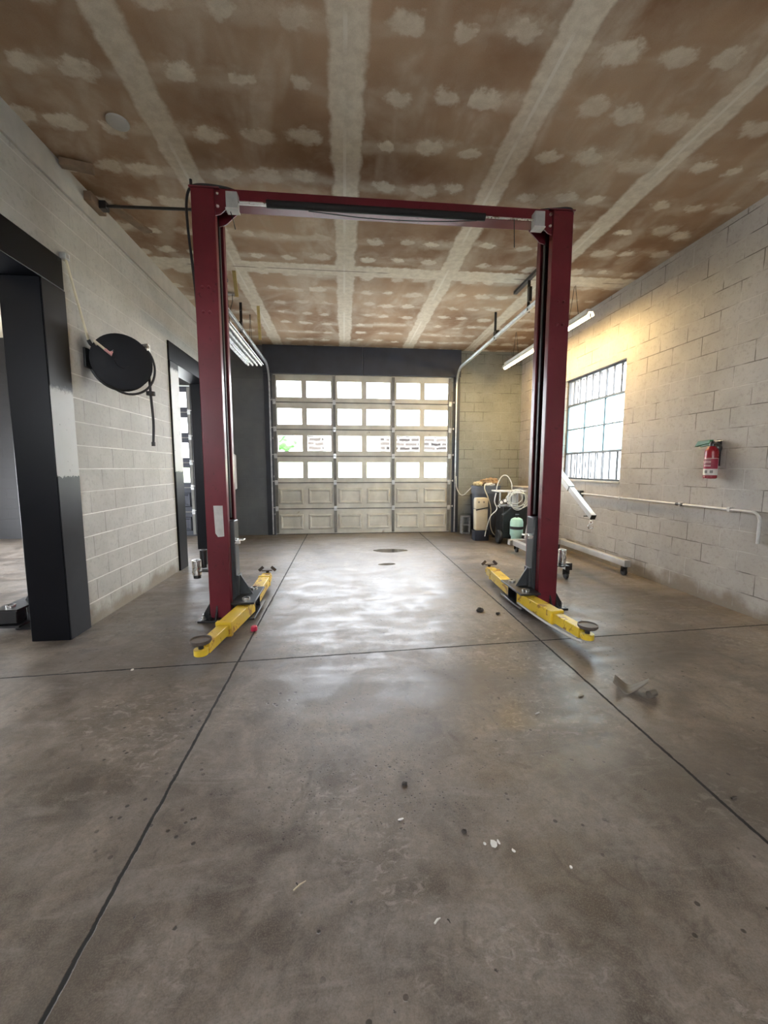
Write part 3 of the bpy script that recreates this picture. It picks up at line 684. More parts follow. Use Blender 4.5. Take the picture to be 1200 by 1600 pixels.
ARM2 = {(-1, 0): (-1.2, 2.8), (-1, 1): (-1.3, 5.0), (1, 0): (1.05, 3.80), (1, 1): (1.3, 5.0)}
add_lift(-4.31, 'second lift beyond the black-framed left opening, its dark greasy arm showing at floor level', ARM2, 'blacksteel')

# cylindrical lift-pad adapters stored on brackets on the outer back of each column
def adapter(x, y, z, r, h, mat, label):
    t = thing('pad_adapter', (x, y, z), label, 'lift adapter', 'spare pad adapters hung on the lift columns')
    MB().lathe([(r * .92, 0), (r, .004), (r, h), (r * .72, h), (r * .72, h - .05), (0, h - .05)], (x, y, z), (0, 0, 1), 20).build('sleeve', mat, t)
    MB().cyl((x, y, z - .032), (x, y, z + .002), r * .8, 14).build('spigot', 'blacksteel', t)
    return t
lift = bpy.data.objects['two_post_lift']
MB().box((-1.505, 4.13, .40), (-1.262, 4.28, .408)).box((-1.275, 4.13, .34), (-1.262, 4.19, .50)).build('adapter_rack', 'blacksteel', lift, bevel=.002)
MB().box((2.142, 4.12, .37), (2.42, 4.28, .378)).box((2.142, 4.13, .30), (2.155, 4.19, .48)).build('adapter_rack', 'blacksteel', lift, bevel=.002)
adapter(-1.335 - .09, 4.25, .408 + .045, .037, .15, 'blacksteel', 'black cylinder behind the silver one on the left lift column rack')
adapter(-1.465, 4.16, .408 - .04, .044, .15, 'chrome', 'silver cylinder on the left lift column rack near the floor')
adapter(2.385, 4.22, .378, .042, .16, 'chrome', 'silver cylinder on the right lift column rack beside the hoist leg')
adapter(2.27, 4.24, .378, .040, .30, 'palebox', 'taller pale cylinder tight against the right lift column')

# ------------------------------------------------------------------ left wall: hose reel, air line, switchgear
def hose_reel():
    c = Vector((-2.065, 4.19, 2.405)); ax = Vector((.55, -.83, .0)).normalized(); side = Vector((0, 0, 1)).cross(ax).normalized()
    t = thing('hose_reel', (LX, 4.22, 2.455), 'round black air hose reel on the left block wall', 'hose reel')
    MB().lathe([(.243, 0), (.25, .006), (.25, .014), (.228, .022), (.10, .034), (.06, .034), (.06, .05), (0, .05)], c + ax * .055, ax, 48).build('front_flange', 'reelblack', t)
    MB().lathe([(.243, 0), (.25, .006), (.25, .014), (.0, .014)], c - ax * .075, ax, 48).build('back_flange', 'cartbox', t)
    MB().cyl(c - ax * .07, c + ax * .06, .12, 24).build('drum', 'cartbox', t)
    for k in range(4):
        r = .222 - .022 * (k % 2); o = -.045 + .03 * k
        ring = [c + ax * o + (side * math.cos(a) + Vector((0, 0, 1)) * math.sin(a)) * r for a in [2 * PI * i / 40 for i in range(40)]]
        MB().tube(ring, .014, 8, close=True).build('hose_turn', 'rubber', t)
    ring = [c + ax * .02 + (side * math.cos(a) * .225 + Vector((0, 0, 1)) * math.sin(a) * .26) + side * .05 - Vector((0, 0, .02)) for a in [-2.2 + 2.9 * i / 24 for i in range(25)]]
    MB().tube(ring, .011, 8).build('loose_hose_turn', 'rubber', t)
    MB().box((LX, 4.02, 2.33), (LX + .02, 4.18, 2.50)).bar((LX + .01, 4.10, 2.445), tuple(c - ax * .09), .06, .10).build('wall_bracket', 'cartbox', t, bevel=.004)
    g = c + side * .215 + Vector((0, 0, .17)) - ax * .02
    MB().box(g - Vector((.03, .03, .05)), g + Vector((.03, .03, .045))).build('hose_guide', 'chrome', t, bevel=.006)
    MB().bar(c + side * .10, g, .03, .012).build('guide_arm', 'cartbox', t)
    for a, r in ((2.15, .205), (2.3, .09)):
        q = c + ax * (.064 if r > .2 else .078) + (side * math.cos(a) + Vector((0, 0, 1)) * math.sin(a)) * r
        MB().lathe([(.024, 0), (.024, .010), (0, .010)], q, ax, 14).build('rivet', 'galv', t)
    h = MB().tube(spline([g, g + Vector((.012, 0, -.12)), g + Vector((.02, 0, -.42)), g + Vector((.03, .0, -.7)), g + Vector((.018, 0, -.9))], 8), .0125, 10).build('hanging_hose', 'rubber', t)
    MB().lathe([(.0, -.022), (.04, -.018), (.04, .018), (0, .022)], g + Vector((.0205, 0, -.42)), (0, 0, 1), 16).build('hose_stopper', 'rubber', h)
    MB().cyl(g + Vector((.018, 0, -.93)), g + Vector((.018, 0, -.89)), .018, 10).build('hose_end', 'blacksteel', h)
    return c, ax, side
rc_, rax, rside = hose_reel()
t = thing('air_line', (LX + .03, 3.82, 3.15), 'cream air pipe running from the black frame corner down to the hose reel', 'air pipe')
MB().cyl((LX + .03, 3.83, 3.15), (LX + .035, 4.055, 2.57), .0105, 10).build('pipe', 'cream', t)
MB().tube(spline([(LX + .035, 4.055, 2.57), (LX + .05, 4.07, 2.535), (LX + .09, 4.10, 2.51)], 5), .017, 10).build('rubber_sleeve', 'rubber', t)
hub = rc_ + rax * .11
mid = Vector((LX + .10, 4.10, 2.50))
hub = rc_ + rax * .13 - rside * .085 + Vector((0, 0, .035)); turn = rc_ + rax * .12 - rside * .205 + Vector((0, 0, .135))
MB().tube([mid, turn, turn.lerp(hub, .6)], .011, 10).build('link_hose', 'cream', t)
MB().tube([turn.lerp(hub, .58), hub, hub + Vector((0, 0, .03))], .013, 10).build('hose_tail', 'pink', t)
MB().box((LX + .001, 3.80, 3.14), (LX + .05, 3.86, 3.19)).build('pipe_clip', 'galv', t, bevel=.004)

t = thing('electrical_panel', (LX, 8.2, 1.0), 'pale grey electrical panel on the left wall near the back corner', 'electrical panel')
MB().box((LX + .002, 7.95, 1.0), (LX + .15, 8.50, 1.70)).build('cabinet', 'grey_box', t, bevel=.006)
MB().box((LX + .15, 7.965, 1.015), (LX + .17, 8.485, 1.685)).build('panel_door', 'palebox', t, bevel=.004)
MB().box((LX + .17, 8.0, 1.32), (LX + .18, 8.02, 1.42)).build('door_catch', 'blacksteel', t)
t = thing('control_box', (LX, 8.3, 1.95), 'small grey door control box mounted above the electrical panel', 'control box')
MB().box((LX + .002, 8.2, 1.95), (LX + .10, 8.42, 2.40)).build('housing', 'grey_box', t, bevel=.005)
for k in range(3):
    MB().cyl((LX + .10, 8.3, 2.08 + .09 * k), (LX + .115, 8.3, 2.08 + .09 * k), .022, 12).build('button', 'blacksteel', t)
MB().cyl((LX + .05, 8.3, 1.70), (LX + .05, 8.3, 1.95), .014, 10).build('conduit', 'galv', t)

# dark pipe and timber scraps at the top of the left wall
t = thing('ceiling_pipe', (LX, 4.3, 3.73), 'thin dark pipe running from the left wall head to the lift column', 'pipe')
MB().cyl((LX + .12, 4.30, 3.835), (-1.27, 4.12, 3.75), .013, 10).build('pipe', 'blacksteel', t)
MB().box((LX + .09, 4.27, 3.80), (LX + .15, 4.34, 3.87)).build('pipe_clamp', 'blacksteel', t, bevel=.004)
o = MB().box((LX + .026, 4.16, 3.80), (LX + .089, 4.40, 3.88)).build('ceiling_batten', 'wood', bevel=.003); tag(o, 'short timber block at the wall head holding the dark pipe', 'timber block')
o = MB().bar((LX + .13, 4.42, H - .011), (LX + .27, 4.85, H - .011), .10, .02).build('ceiling_batten', 'wood', bevel=.002); tag(o, 'reddish board scrap fixed flat to the ceiling by the left wall', 'board scrap')
o = MB().bar((LX + .04, 3.84, H - .03), (LX + .26, 3.90, H - .03), .07, .05).build('ceiling_batten', 'wood', bevel=.002); tag(o, 'short dark board end at the ceiling edge above the black frame', 'board scrap')

# ------------------------------------------------------------------ ceiling bits
t = thing('ceiling_cover', (-1.60, 3.42, H), 'round cover plate on the ceiling near the left taped joint', 'cover plate')
MB().lathe([(.0, 0), (.075, 0), (.075, .012), (.062, .02), (0, .02)], (-1.60, 3.42, H), (0, 0, -1), 28).build('cover', 'trim', t)
t = thing('hanging_strap', (-1.29, 6.85, H), 'yellow strap hanging from the ceiling joint behind the left column', 'strap')
MB().bar((-1.29, 6.80, H), (-1.285, 6.85, 3.43), .045, .006, (0, 1, 0)).build('strap', 'lath', t)
t = thing('hanging_strap', (-1.55, 5.9, H), 'short pale strap hanging from the ceiling joint close beside the left column', 'strap')
MB().bar((-1.36, 5.66, H), (-1.345, 5.70, 3.62), .045, .006, (0, 1, 0)).build('strap', 'lath', t)
t = thing('ceiling_hook', (-1.60, 6.34, H), 'small ceiling bracket with a dangling black wire behind the left column', 'ceiling bracket')
MB().box((-1.68, 6.32, H - .02), (-1.52, 6.40, H)).build('bracket', 'trim', t, bevel=.003)
MB().tube(spline([(-1.56, 6.35, H - .02), (-1.565, 6.35, 3.80), (-1.60, 6.35, 3.68)], 5), .005, 6).build('wire', 'rubber', t)

def strip_light(name, x, ya, yb, z, w, ntubes, tube_mat, label, hooks):
    t = thing(name, (x, (ya + yb) / 2, z), label, 'strip light')
    prof = [(-w / 2, -.005), (-w * .28, .045), (w * .28, .045), (w / 2, -.005), (w / 2 - .006, -.008), (w * .26, .036), (-w * .26, .036), (-w / 2 + .006, -.008)]
    MB().prism([(x + a, ya, z + b) for a, b in prof], (0, yb - ya, 0)).build('reflector', 'galv' if ntubes > 2 else 'white_plastic', t, smooth=20)
    MB().box((x - .03, ya + .05, z + .045), (x + .03, yb - .05, z + .09)).build('ballast_channel', 'white_plastic', t, bevel=.004)
    for k in range(ntubes):
        xx = x + (k - (ntubes - 1) / 2) * (w * .72 / max(1, ntubes - 1) if ntubes > 1 else 0)
        for a in ((ya + .02, (ya + yb) / 2 - .02), ((ya + yb) / 2 + .02, yb - .02)):
            tb = MB().cyl((xx, a[0], z - .012), (xx, a[1], z - .012), .019, 14).build('tube', tube_mat, t)
            MB().box((xx - .012, a[0] - .018, z - .03), (xx + .012, a[0], z + .02)).build('lamp_holder', 'white_plastic', tb)
            MB().box((xx - .012, a[1], z - .03), (xx + .012, a[1] + .018, z + .02)).build('lamp_holder', 'white_plastic', tb)
    for yh in hooks:
        m = MB()
        for d in (-.12, .12): m.cyl((x, yh + d * .1, H), (x, yh + d, z + .09), .0035, 6)
        m.build('hanger_wire', 'blacksteel', t)
    return t
strip_light('strip_light', 3.2, 5.25, 8.12, 3.40, .11, 1, 'tube_lit', 'lit yellow fluorescent strip light along the right wall', (5.66, 7.6))
strip_light('strip_light', -1.5, 5.35, 7.45, 3.20, .30, 4, 'tube_off', 'unlit wide strip light with several tubes along the left side', (5.8, 7.2))

# ------------------------------------------------------------------ right wall: extinguisher, conduit
ex, ey = RX - .085, 3.95
t = thing('fire_extinguisher', (RX, ey, 1.32), 'red fire extinguisher with green handle on the right block wall', 'fire extinguisher')
MB().lathe([(0, 0), (.054, 0), (.060, .008), (.060, .275), (.055, .30), (.035, .325), (.022, .335), (.022, .35), (0, .35)], (ex, ey, 1.32), (0, 0, 1), 32).build('cylinder', 'extred', t)
def wrap(r, a0, a1, z0, z1, n=14):
    m = MB(); R = []
    for i in range(n + 1):
        a = a0 + (a1 - a0) * i / n; R.append((m.bm.verts.new((ex + r * math.cos(a), ey + r * math.sin(a), z0)), m.bm.verts.new((ex + r * math.cos(a), ey + r * math.sin(a), z1))))
    for p, q in zip(R, R[1:]): m.bm.faces.new((p[0], q[0], q[1], p[1]))
    return m
lb = wrap(.0607, PI * .62, PI * 1.72, 1.355, 1.53).build('label', 'label', t)
wrap(.0610, PI * .80, PI * 1.66, 1.42, 1.525).build('label_panel', 'inkred', lb)
for k in range(4): wrap(.0613, PI * .90, PI * 1.25, 1.515 - .02 * k - .008, 1.515 - .02 * k).build('label_line', 'label' if k % 2 else 'inkgrey', lb)
for a in (1.05, 1.30): wrap(.0613, PI * (a - .07), PI * (a + .07), 1.375, 1.405, 6).build('pictogram', 'inkgrey', lb)
MB().lathe([(.026, 0), (.026, .03), (.018, .05), (0, .05)], (ex, ey, 1.655), (0, 0, 1), 16).build('valve', 'blacksteel', t)
hd = MB().prism([(ex - .022, ey + .01, 1.685), (ex - .022, ey + .01, 1.722), (ex - .022, ey + .16, 1.715), (ex - .022, ey + .20, 1.655), (ex - .022, ey + .13, 1.668)], (.044, 0, 0)).build('handle', 'green', t, bevel=.004)
MB().prism([(ex - .014, ey + .02, 1.685), (ex - .014, ey + .15, 1.662), (ex - .014, ey + .13, 1.65), (ex - .014, ey + .02, 1.665)], (.028, 0, 0)).build('lever', 'green', t, bevel=.003)
MB().cyl((ex, ey - .11, 1.705), (ex, ey, 1.702), .004, 8).build('pin', 'chrome', t)
MB().tube(spline([(ex, ey - .02, 1.68), (ex - .01, ey - .07, 1.68), (ex, ey - .10, 1.64), (ex + .01, ey - .085, 1.60)], 6), .010, 8).build('nozzle', 'rubber', t)
MB().box((RX - .025, ey - .02, 1.45), (RX, ey + .02, 1.72)).build('wall_hanger', 'blacksteel', t)

t = thing('conduit_run', (RX, 4.9, 1.01), 'grey conduit running along the right wall below the window', 'conduit')
zc = 1.012
MB().tube([(RX - .03, 6.36, zc), (RX - .03, 3.52, zc)] + arc((RX - .03, 3.52, zc - .08), .08, PI / 2, PI, 8, 'yz')[1:] + [(RX - .03, 3.44, .72)], .014, 12).build('pipe', 'pipe', t)
MB().box((RX - .06, 6.34, zc - .05), (RX, 6.46, zc + .05)).build('junction_box', 'slate', t, bevel=.004)
for y in (5.4, 4.36, 3.75):
    MB().box((RX - .048, y - .016, zc - .024), (RX, y + .016, zc + .024)).build('pipe_clip', 'pipe', t, bevel=.003)
MB().cyl((RX - .03, 4.32, zc), (RX - .03, 4.42, zc), .019, 12).build('coupling', 'blacksteel', t)

# ------------------------------------------------------------------ engine hoist
t = thing('engine_hoist', (3.3, 6.6, 0), 'silver engine hoist with a lowered boom standing behind the right lift column', 'engine hoist')
MB().bar((2.88, 6.66, .17), (2.86, 4.90, .17), .085, .085).build('leg', 'silverpaint', t, bevel=.005)
MB().bar((3.72, 6.66, .17), (3.72, 4.98, .17), .075, .085).build('leg', 'silverpaint', t, bevel=.005)
MB().box((2.79, 6.60, .125), (3.80, 6.70, .215)).build('cross_member', 'silverpaint', t, bevel=.005)
for x, y in ((2.86, 4.89), (3.72, 4.97)):
    MB().box((x - .044, y - .004, .125), (x + .044, y + .006, .215)).build('end_cap', 'blacksteel' if x < 3 else 'silverpaint', t, bevel=.002)
for x, y, r in ((2.86, 4.95, .045), (3.72, 5.03, .05), (2.92, 6.62, .05), (3.70, 6.72, .05)):
    c = MB().bar((x - .022, y, .055), (x - .022, y, .125), .05, .005, (0, 1, 0)).bar((x + .022, y, .055), (x + .022, y, .125), .05, .005, (0, 1, 0)).build('caster', 'blacksteel', t)
    MB().cyl((x - .016, y, r), (x + .016, y, r), r, 20).build('wheel', 'rubber', c)
MB().bar((3.26, 6.62, .20), (3.26, 6.56, 1.62), .09, .09, (0, 1, 0)).build('mast', 'silverpaint', t, bevel=.005)
for s in (-1, 1): MB().bar((3.26 + s * .06, 6.60, 1.1), (3.26 + s * .19, 6.64, .2), .02, .05, (0, 1, 0)).build('brace', 'silverpaint', t)
b0 = Vector((3.26, 6.66, 1.80)); b1 = Vector((3.22, 5.55, 1.135)); b2 = Vector((3.21, 4.98, .795)); dv = (b2 - b0).normalized()
MB().bar(b0, b1, .085, .085).build('boom', 'silverpaint', t, bevel=.005)
ex_ = MB().bar(b1 - dv * .03, b2, .066, .066).build('boom_extension', 'silverpaint', t, bevel=.004)
MB().bar(b2, b2 + dv * .006, .068, .068).build('end_cap', 'blacksteel', ex_)
MB().cyl((3.13, 5.06, .80), (3.28, 5.06, .80), .007, 8).build('locking_pin', 'blacksteel', ex_)
k0 = b2 - dv * .05 + Vector((0, 0, -.035))
MB().tube(arc(k0 + Vector((0, 0, -.025)), .022, PI / 2, PI * 2.5, 16, 'yz')[:-1], .005, 8, close=True).tube(arc(k0 + Vector((0, 0, -.066)), .022, PI / 2, PI * 2.5, 16, 'xz')[:-1], .005, 8, close=True).build('chain_link', 'chrome', ex_)
MB().tube(arc(k0 + Vector((0, 0, -.12)), .034, PI * .5, PI * 2.1, 14, 'xz'), [.008] * 12 + [.006, .004, .003], 10).build('hook', 'chrome', ex_)
MB().cyl((3.25, 6.55, .75), (3.24, 6.02, 1.38), .032, 16).cyl((3.25, 6.57, .72), (3.25, 6.45, .86), .04, 16).build('hydraulic_jack', 'blacksteel', t)

# ------------------------------------------------------------------ back corner clutter
t = thing('cinder_block', (2.645, 8.7, 0), 'grey hollow concrete block standing on end by the roll door', 'concrete block')
m = MB(); bm = m.bm
a, b, c0, c1 = 2.55, 2.74, 0, .39
us = [a, a + .032, b - .032, b]; zs = [c0, .032, .18, .21, .358, c1]; V = {}
def P(i, j, y):
    k = (i, j, y)
    if k not in V: V[k] = bm.verts.new((us[i], y, zs[j]))
    return V[k]
sol = lambda i, j: 0 <= i < 3 and 0 <= j < 5 and not (i == 1 and j in (1, 3))
for i in range(3):
    for j in range(5):
        if not sol(i, j): continue
        for y in (8.62, 8.80): bm.faces.new((P(i, j, y), P(i + 1, j, y), P(i + 1, j + 1, y), P(i, j + 1, y)))
        for di, dj, e in ((-1, 0, ((i, j), (i, j + 1))), (1, 0, ((i + 1, j), (i + 1, j + 1))), (0, -1, ((i, j), (i + 1, j))), (0, 1, ((i, j + 1), (i + 1, j + 1)))):
            if not sol(i + di, j + dj): bm.faces.new((P(*e[0], 8.62), P(*e[1], 8.62), P(*e[1], 8.80), P(*e[0], 8.80)))
m.build('block', 'cinder', t, bevel=.006)

def square_lathe(prof, c, sx, sy, seg=32, power=4.0):
    """rounded-square vessel: prof of (scale, z)"""
    m = MB(); rings = []
    for k, z in prof:
        R = []
        for i in range(seg):
            a = 2 * PI * i / seg; ca, sa = math.cos(a), math.sin(a); f = (abs(ca) ** power + abs(sa) ** power) ** (-1 / power)
            R.append(m.bm.verts.new((c[0] + ca * f * sx * k, c[1] + sa * f * sy * k, c[2] + z)))
        rings.append(R)
    for A, B in zip(rings, rings[1:]):
        for i in range(seg): m.bm.faces.new((A[i], A[(i + 1) % seg], B[(i + 1) % seg], B[i]))
    m.bm.faces.new(rings[0][::-1]); m.bm.faces.new(rings[-1])
    return m
t = thing('trash_can', (2.94, 8.30, 0), 'tall grey plastic trash can heaped with rags in the back corner', 'trash can')
square_lathe([(.70, .05), (.74, .07), (.93, .90), (.90, .90), (.72, .10)], (2.94, 8.30, 0), .27, .25).build('body', 'bin', t)
square_lathe([(.97, .90), (1.0, .905), (1.0, 1.03), (1.04, 1.035), (1.04, 1.065), (.93, 1.065), (.90, .93)], (2.94, 8.30, 0), .27, .25).build('rim', 'bin', t)
for x in (2.80, 3.08): MB().cyl((x - .025, 8.12, .06), (x + .025, 8.12, .06), .06, 18).build('wheel', 'rubber', t)
o = square_lathe([(.80, 0), (1.0, .80), (1.06, .80), (1.06, .86), (.96, .86), (.78, .05)], (2.93, 8.71, 0), .155, .145); o = o.build('waste_bin', 'navybin'); tag(o, 'dark navy waste bin behind the beige container, beside the concrete block', 'waste bin')
o = square_lathe([(.95, 0), (1.0, .02), (1.0, .20), (.93, .20), (.9, .03)], (2.70, 7.86, 0), .15, .12, power=8); o = o.build('plastic_crate', 'navybin'); tag(o, 'low dark crate on the floor under the beige container', 'crate')
t = thing('plastic_container', (2.80, 7.86, .14), 'upright beige plastic container with two dark holes near its top', 'container')
square_lathe([(.90, .0), (.98, .015), (1.0, .40), (1.0, .41), (.98, .415)], (2.80, 7.86, .141), .125, .09, power=6).build('tank', 'beige', t)
square_lathe([(.98, .43), (1.0, .435), (1.02, .60), (.95, .635), (.7, .64)], (2.80, 7.86, .141), .125, .09, power=6).build('lid', 'beige', t)
MB().bar((2.68, 7.775, .545), (2.915, 7.775, .595), .03, .02).build('slot', 'rubber', t)
for x in (2.73, 2.83): MB().cyl((x, 7.766, .70), (x, 7.775, .70), .02, 14).build('hole', 'inkgrey', t)
t.location.x -= .10; t.location.z += .062
rg = ((3.03, 8.28, 1.125, (.17, .15, .085), 'rag', 'brown crumpled rag on top of the trash can', 3), (2.79, 8.30, 1.10, (.10, .09, .05), 'ragcream', 'cream rag at the left rim of the trash can', 11),
      (2.89, 8.36, 1.12, (.08, .08, .06), 'rag', 'small brown rag between cream and brown rags on the trash can', 17), (2.97, 8.14, 1.09, (.09, .06, .04), 'ragwhite', 'white rag on the front rim of the trash can', 23))
for x, y, z, r, mt, lab, sd in rg:
    o = MB().blob((x, y, z), r, 4, .55, 2.6, sd).build('shop_rag', mt, smooth=60); tag(o, lab, 'rag', 'rags heaped on the trash can')
o = MB().tube(spline([(2.45, 8.80, 1.25), (2.46, 8.78, 1.0), (2.52, 8.7, .86), (2.56, 8.55, .86), (2.63, 8.45, .96), (2.72, 8.36, 1.08), (2.80, 8.28, 1.15)], 8), .009, 8).build('sagging_cable', 'palehose'); tag(o, 'pale cable sagging from the door track to the trash can', 'cable')
o = MB().tube(spline([(2.84, 8.06, 1.10), (2.82, 8.0, 1.0), (2.88, 7.97, .84), (2.94, 7.95, .60), (2.93, 7.94, .32), (2.98, 7.92, .13), (3.10, 7.92, .05), (3.2, 7.9, .2), (3.28, 7.9, .45)], 8), .010, 8).build('pale_hose', 'cream'); tag(o, 'cream hose looping down the front of the trash can', 'hose')

# service cart with gauges, coiled hoses
t = thing('service_cart', (3.30, 7.5, 0), 'black wheeled service cart carrying gauges and coiled pale hoses', 'service cart')
MB().box((3.12, 7.42, .10), (3.60, 7.80, .70)).build('body', 'cartbox', t, bevel=.01)
MB().box((3.20, 7.12, .085), (3.47, 7.43, .10)).build('tank_shelf', 'cartbox', t, bevel=.004)
MB().box((3.02, 7.42, .975), (3.56, 7.82, 1.0)).build('tray', 'palebox', t, bevel=.006)
for x in (3.06, 3.24, 3.40, 3.53):
    MB().cyl((x, 7.46, .68), (x, 7.46, .98), .014 if x != 3.24 else .03, 12).build('post', 'galv' if x != 3.53 else 'cartbox', t)
MB().box((3.27, 7.44, .72), (3.38, 7.60, .94)).build('filter_canister', 'grey_box', t, bevel=.02)
for k, (x, z) in enumerate(((3.05, .79), (3.12, .82), (3.19, .78))):
    g = MB().cyl((x, 7.40, z), (x, 7.36, z), .036, 20).build('gauge', 'blacksteel', t)
    MB().cyl((x, 7.36, z), (x, 7.357, z), .030, 20).build('gauge_face', 'label', g)
MB().bar((3.0, 7.40, .72), (3.28, 7.40, .745), .03, .03).build('manifold', 'galv', t, bevel=.003)
MB().bar((3.10, 7.40, .55), (3.26, 7.40, .68), .09, .02).build('shelf_flap', 'slate', t)
for k in range(5):
    cx_, cz_ = 3.33 + .012 * k, .87 - .012 * k
    ring = [(cx_ + (.13 + .022 * ((k * 2) % 5)) * math.cos(a), 7.39 - .012 * k, cz_ + (.11 + .02 * ((k * 3) % 5)) * math.sin(a)) for a in [2 * PI * i / 36 for i in range(36)]]
    MB().tube(ring, .008, 8, close=True).build('hose_coil', 'palehose', t)
MB().tube(spline([(2.98, 7.45, .98), (3.0, 7.45, 1.12), (3.08, 7.45, 1.27), (3.18, 7.45, 1.28), (3.27, 7.45, 1.15), (3.28, 7.45, 1.0)], 8), .009, 8).build('hose_arch', 'palehose', t)
MB().tube(spline([(2.98, 7.46, .96), (2.94, 7.42, .8), (2.98, 7.4, .66), (2.86, 7.40, .52), (2.80, 7.42, .30), (2.78, 7.45, .14)], 8), .009, 8).build('hose_drop', 'palehose', t)
for x in (3.06, 3.62):
    w = MB().lathe([(.06, -.03), (.115, -.035), (.13, -.02), (.13, .02), (.115, .035), (.06, .03)], (x, 7.46, .13), (1, 0, 0), 28).build('wheel', 'rubber', t)
    MB().lathe([(.0, -.025), (.07, -.025), (.07, .025), (0, .025)], (x, 7.46, .13), (1, 0, 0), 24).build('hub', 'slate', w)
MB().cyl((3.05, 7.46, .13), (3.63, 7.46, .13), .012, 10).build('axle', 'blacksteel', t)
t.location.x -= .13
t = thing('gas_cylinder', (3.335, 7.27, .10), 'mint green gas cylinder with a black band standing on the service cart', 'gas cylinder')
MB().lathe([(.0, .03), (.06, .03), (.10, .06), (.118, .10), (.118, .33), (.10, .385), (.055, .41), (.0, .415)], (3.335, 7.27, .10), (0, 0, 1), 32).build('tank', 'mint', t)
MB().lathe([(.085, 0), (.095, 0), (.095, .06), (.085, .06)], (3.335, 7.27, .10), (0, 0, 1), 28).build('foot_ring', 'mint', t)
MB().lathe([(.119, 0), (.122, .004), (.122, .05), (.119, .054)], (3.335, 7.27, .30), (0, 0, 1), 32).build('band', 'rubber', t)
MB().cyl((3.335, 7.27, .50), (3.335, 7.27, .56), .02, 12).cyl((3.30, 7.27, .56), (3.37, 7.27, .56), .022, 12).build('valve', 'blacksteel', t)
t.location.x -= .145
t = thing('steel_cabinet', (3.72, 8.1, 0), 'pale steel cabinet against the right wall behind the service cart', 'cabinet')
MB().box((3.58, 7.9, .04), (3.88, 8.45, 1.02)).build('body', 'palebox', t, bevel=.008)
MB().box((3.56, 7.87, 1.02), (3.89, 8.48, 1.05)).build('worktop', 'palebox', t, bevel=.006)
MB().box((3.62, 7.89, .12), (3.84, 7.9, .95)).build('cabinet_door', 'grey_box', t, bevel=.004)

# ------------------------------------------------------------------ bits on the floor
def flap():
    m = MB(); n = 12; rows = []
    for i in range(n + 1):
        u = i / n; x = -.105 + .19 * u; z = .008 + .20 * max(0, abs(u - .42) - .05) ** 1.15
        rows.append([m.bm.verts.new((x + .03 * v, -.06 + .15 * v - .03 * u * v, max(.004, z * (1 - .25 * v)))) for v in (0, .33, .66, 1)])
    for A, B in zip(rows, rows[1:]):
        for k in range(3): m.bm.faces.new((A[k], A[k + 1], B[k + 1], B[k]))
    bmesh.ops.rotate(m.bm, verts=m.bm.verts, cent=(0, 0, 0), matrix=Matrix.Rotation(math.radians(-28), 3, 'Z'))
    bmesh.ops.translate(m.bm, verts=m.bm.verts, vec=(1.815, 2.33, 0))
    o = m.build('plastic_scrap', 'mudflap', smooth=50)
    s = o.modifiers.new('thick', 'SOLIDIFY'); s.thickness = .004; s.offset = 1
    tag(o, 'bent grey-brown plastic scrap on the floor in front of the right lift arm', 'plastic scrap')
    MB().cyl((1.885, 2.25, .022), (1.935, 2.262, .026), .021, 12).build('curled_lip', 'mudflap', o)
flap()
WORLD['plastic_scrap'] = Vector()
t = thing('bottle_cap', (-.803, 3.587, 0), 'small pink-red plastic cap on the floor joint by the left lift arm', 'plastic cap')
MB().lathe([(.028, 0), (.03, .004), (.028, .035), (.02, .042), (0, .042)], (-.803, 3.587, 0), (0, 0, 1), 16).build('cap', 'redcap', t)
G = 'litter on the concrete floor'
def clod(x, y, r, lab, mat='stone', cat='clod', name='clod', s=1):
    o = MB().blob((x, y, r * .45), (r, r * .8, r * .55), 3, .4, 1.8, s).build(name, mat, smooth=60); tag(o, lab, cat, G)
clod(1.347, 3.867, .035, 'larger dark clod on the floor left of the right lift arm', s=2)
clod(1.492, 3.762, .022, 'smaller dark clod nearest the right lift arm', s=5)
clod(.458, 1.435, .010, 'tiny black crumb above the white paint flake on the near floor', s=8)
clod(.26, 1.699, .012, 'dark crumb alone in the middle of the near floor', s=9)
def flake(x, y, w, l, a, lab, mat='chip', h=.004, name='paint_flake', cat='paint flake'):
    m = MB(); n = 7; pts = []
    for i in range(n):
        an = 2 * PI * i / n; k = .8 + .4 * random.random(); pts.append((w / 2 * k * math.cos(an), l / 2 * k * math.sin(an), 0))
    R = Matrix.Rotation(a, 3, 'Z'); pts = [R @ Vector(p) + Vector((x, y, .001)) for p in pts]
    o = m.prism(pts, (0, 0, h)).build(name, mat, smooth=0); tag(o, lab, cat, G)
flake(.556, 1.372, .030, .034, .2, 'largest white paint flake on the near floor')
flake(.521, 1.376, .010, .012, .5, 'small white flake just left of the largest flake')
flake(.577, 1.378, .008, .020, .1, 'narrow white flake touching the right of the largest flake')
flake(.619, 1.337, .010, .016, .6, 'small white flake to the lower right of the largest flake')
flake(.799, 1.255, .010, .012, .3, 'lone white flake furthest right on the near floor')
flake(-1.51, 2.937, .022, .026, .3, 'pale chip on the cross joint left of the lift')
flake(.217, 1.515, .024, .008, .2, 'thin pale sliver above and left of the largest flake')
flake(1.115, 2.159, .04, .010, .4, 'thin pale sliver left of the plastic scrap')
def splinter(p, q, r, lab, mat='twig'):
    o = MB().tube([p, (Vector(p) + Vector(q)) / 2 + Vector((0, .002, .002)), q], [r, r * 1.1, r * .5], 6).build('splinter', mat, smooth=60); tag(o, lab, 'splinter', G)
splinter((-.185, 1.268, .004), (-.145, 1.298, .004), .0025, 'pale wood splinter lying alone in the left foreground')
splinter((-.178, 1.294, .004), (-.170, 1.278, .004), .002, 'short dark splinter beside the pale left splinter', 'stone')
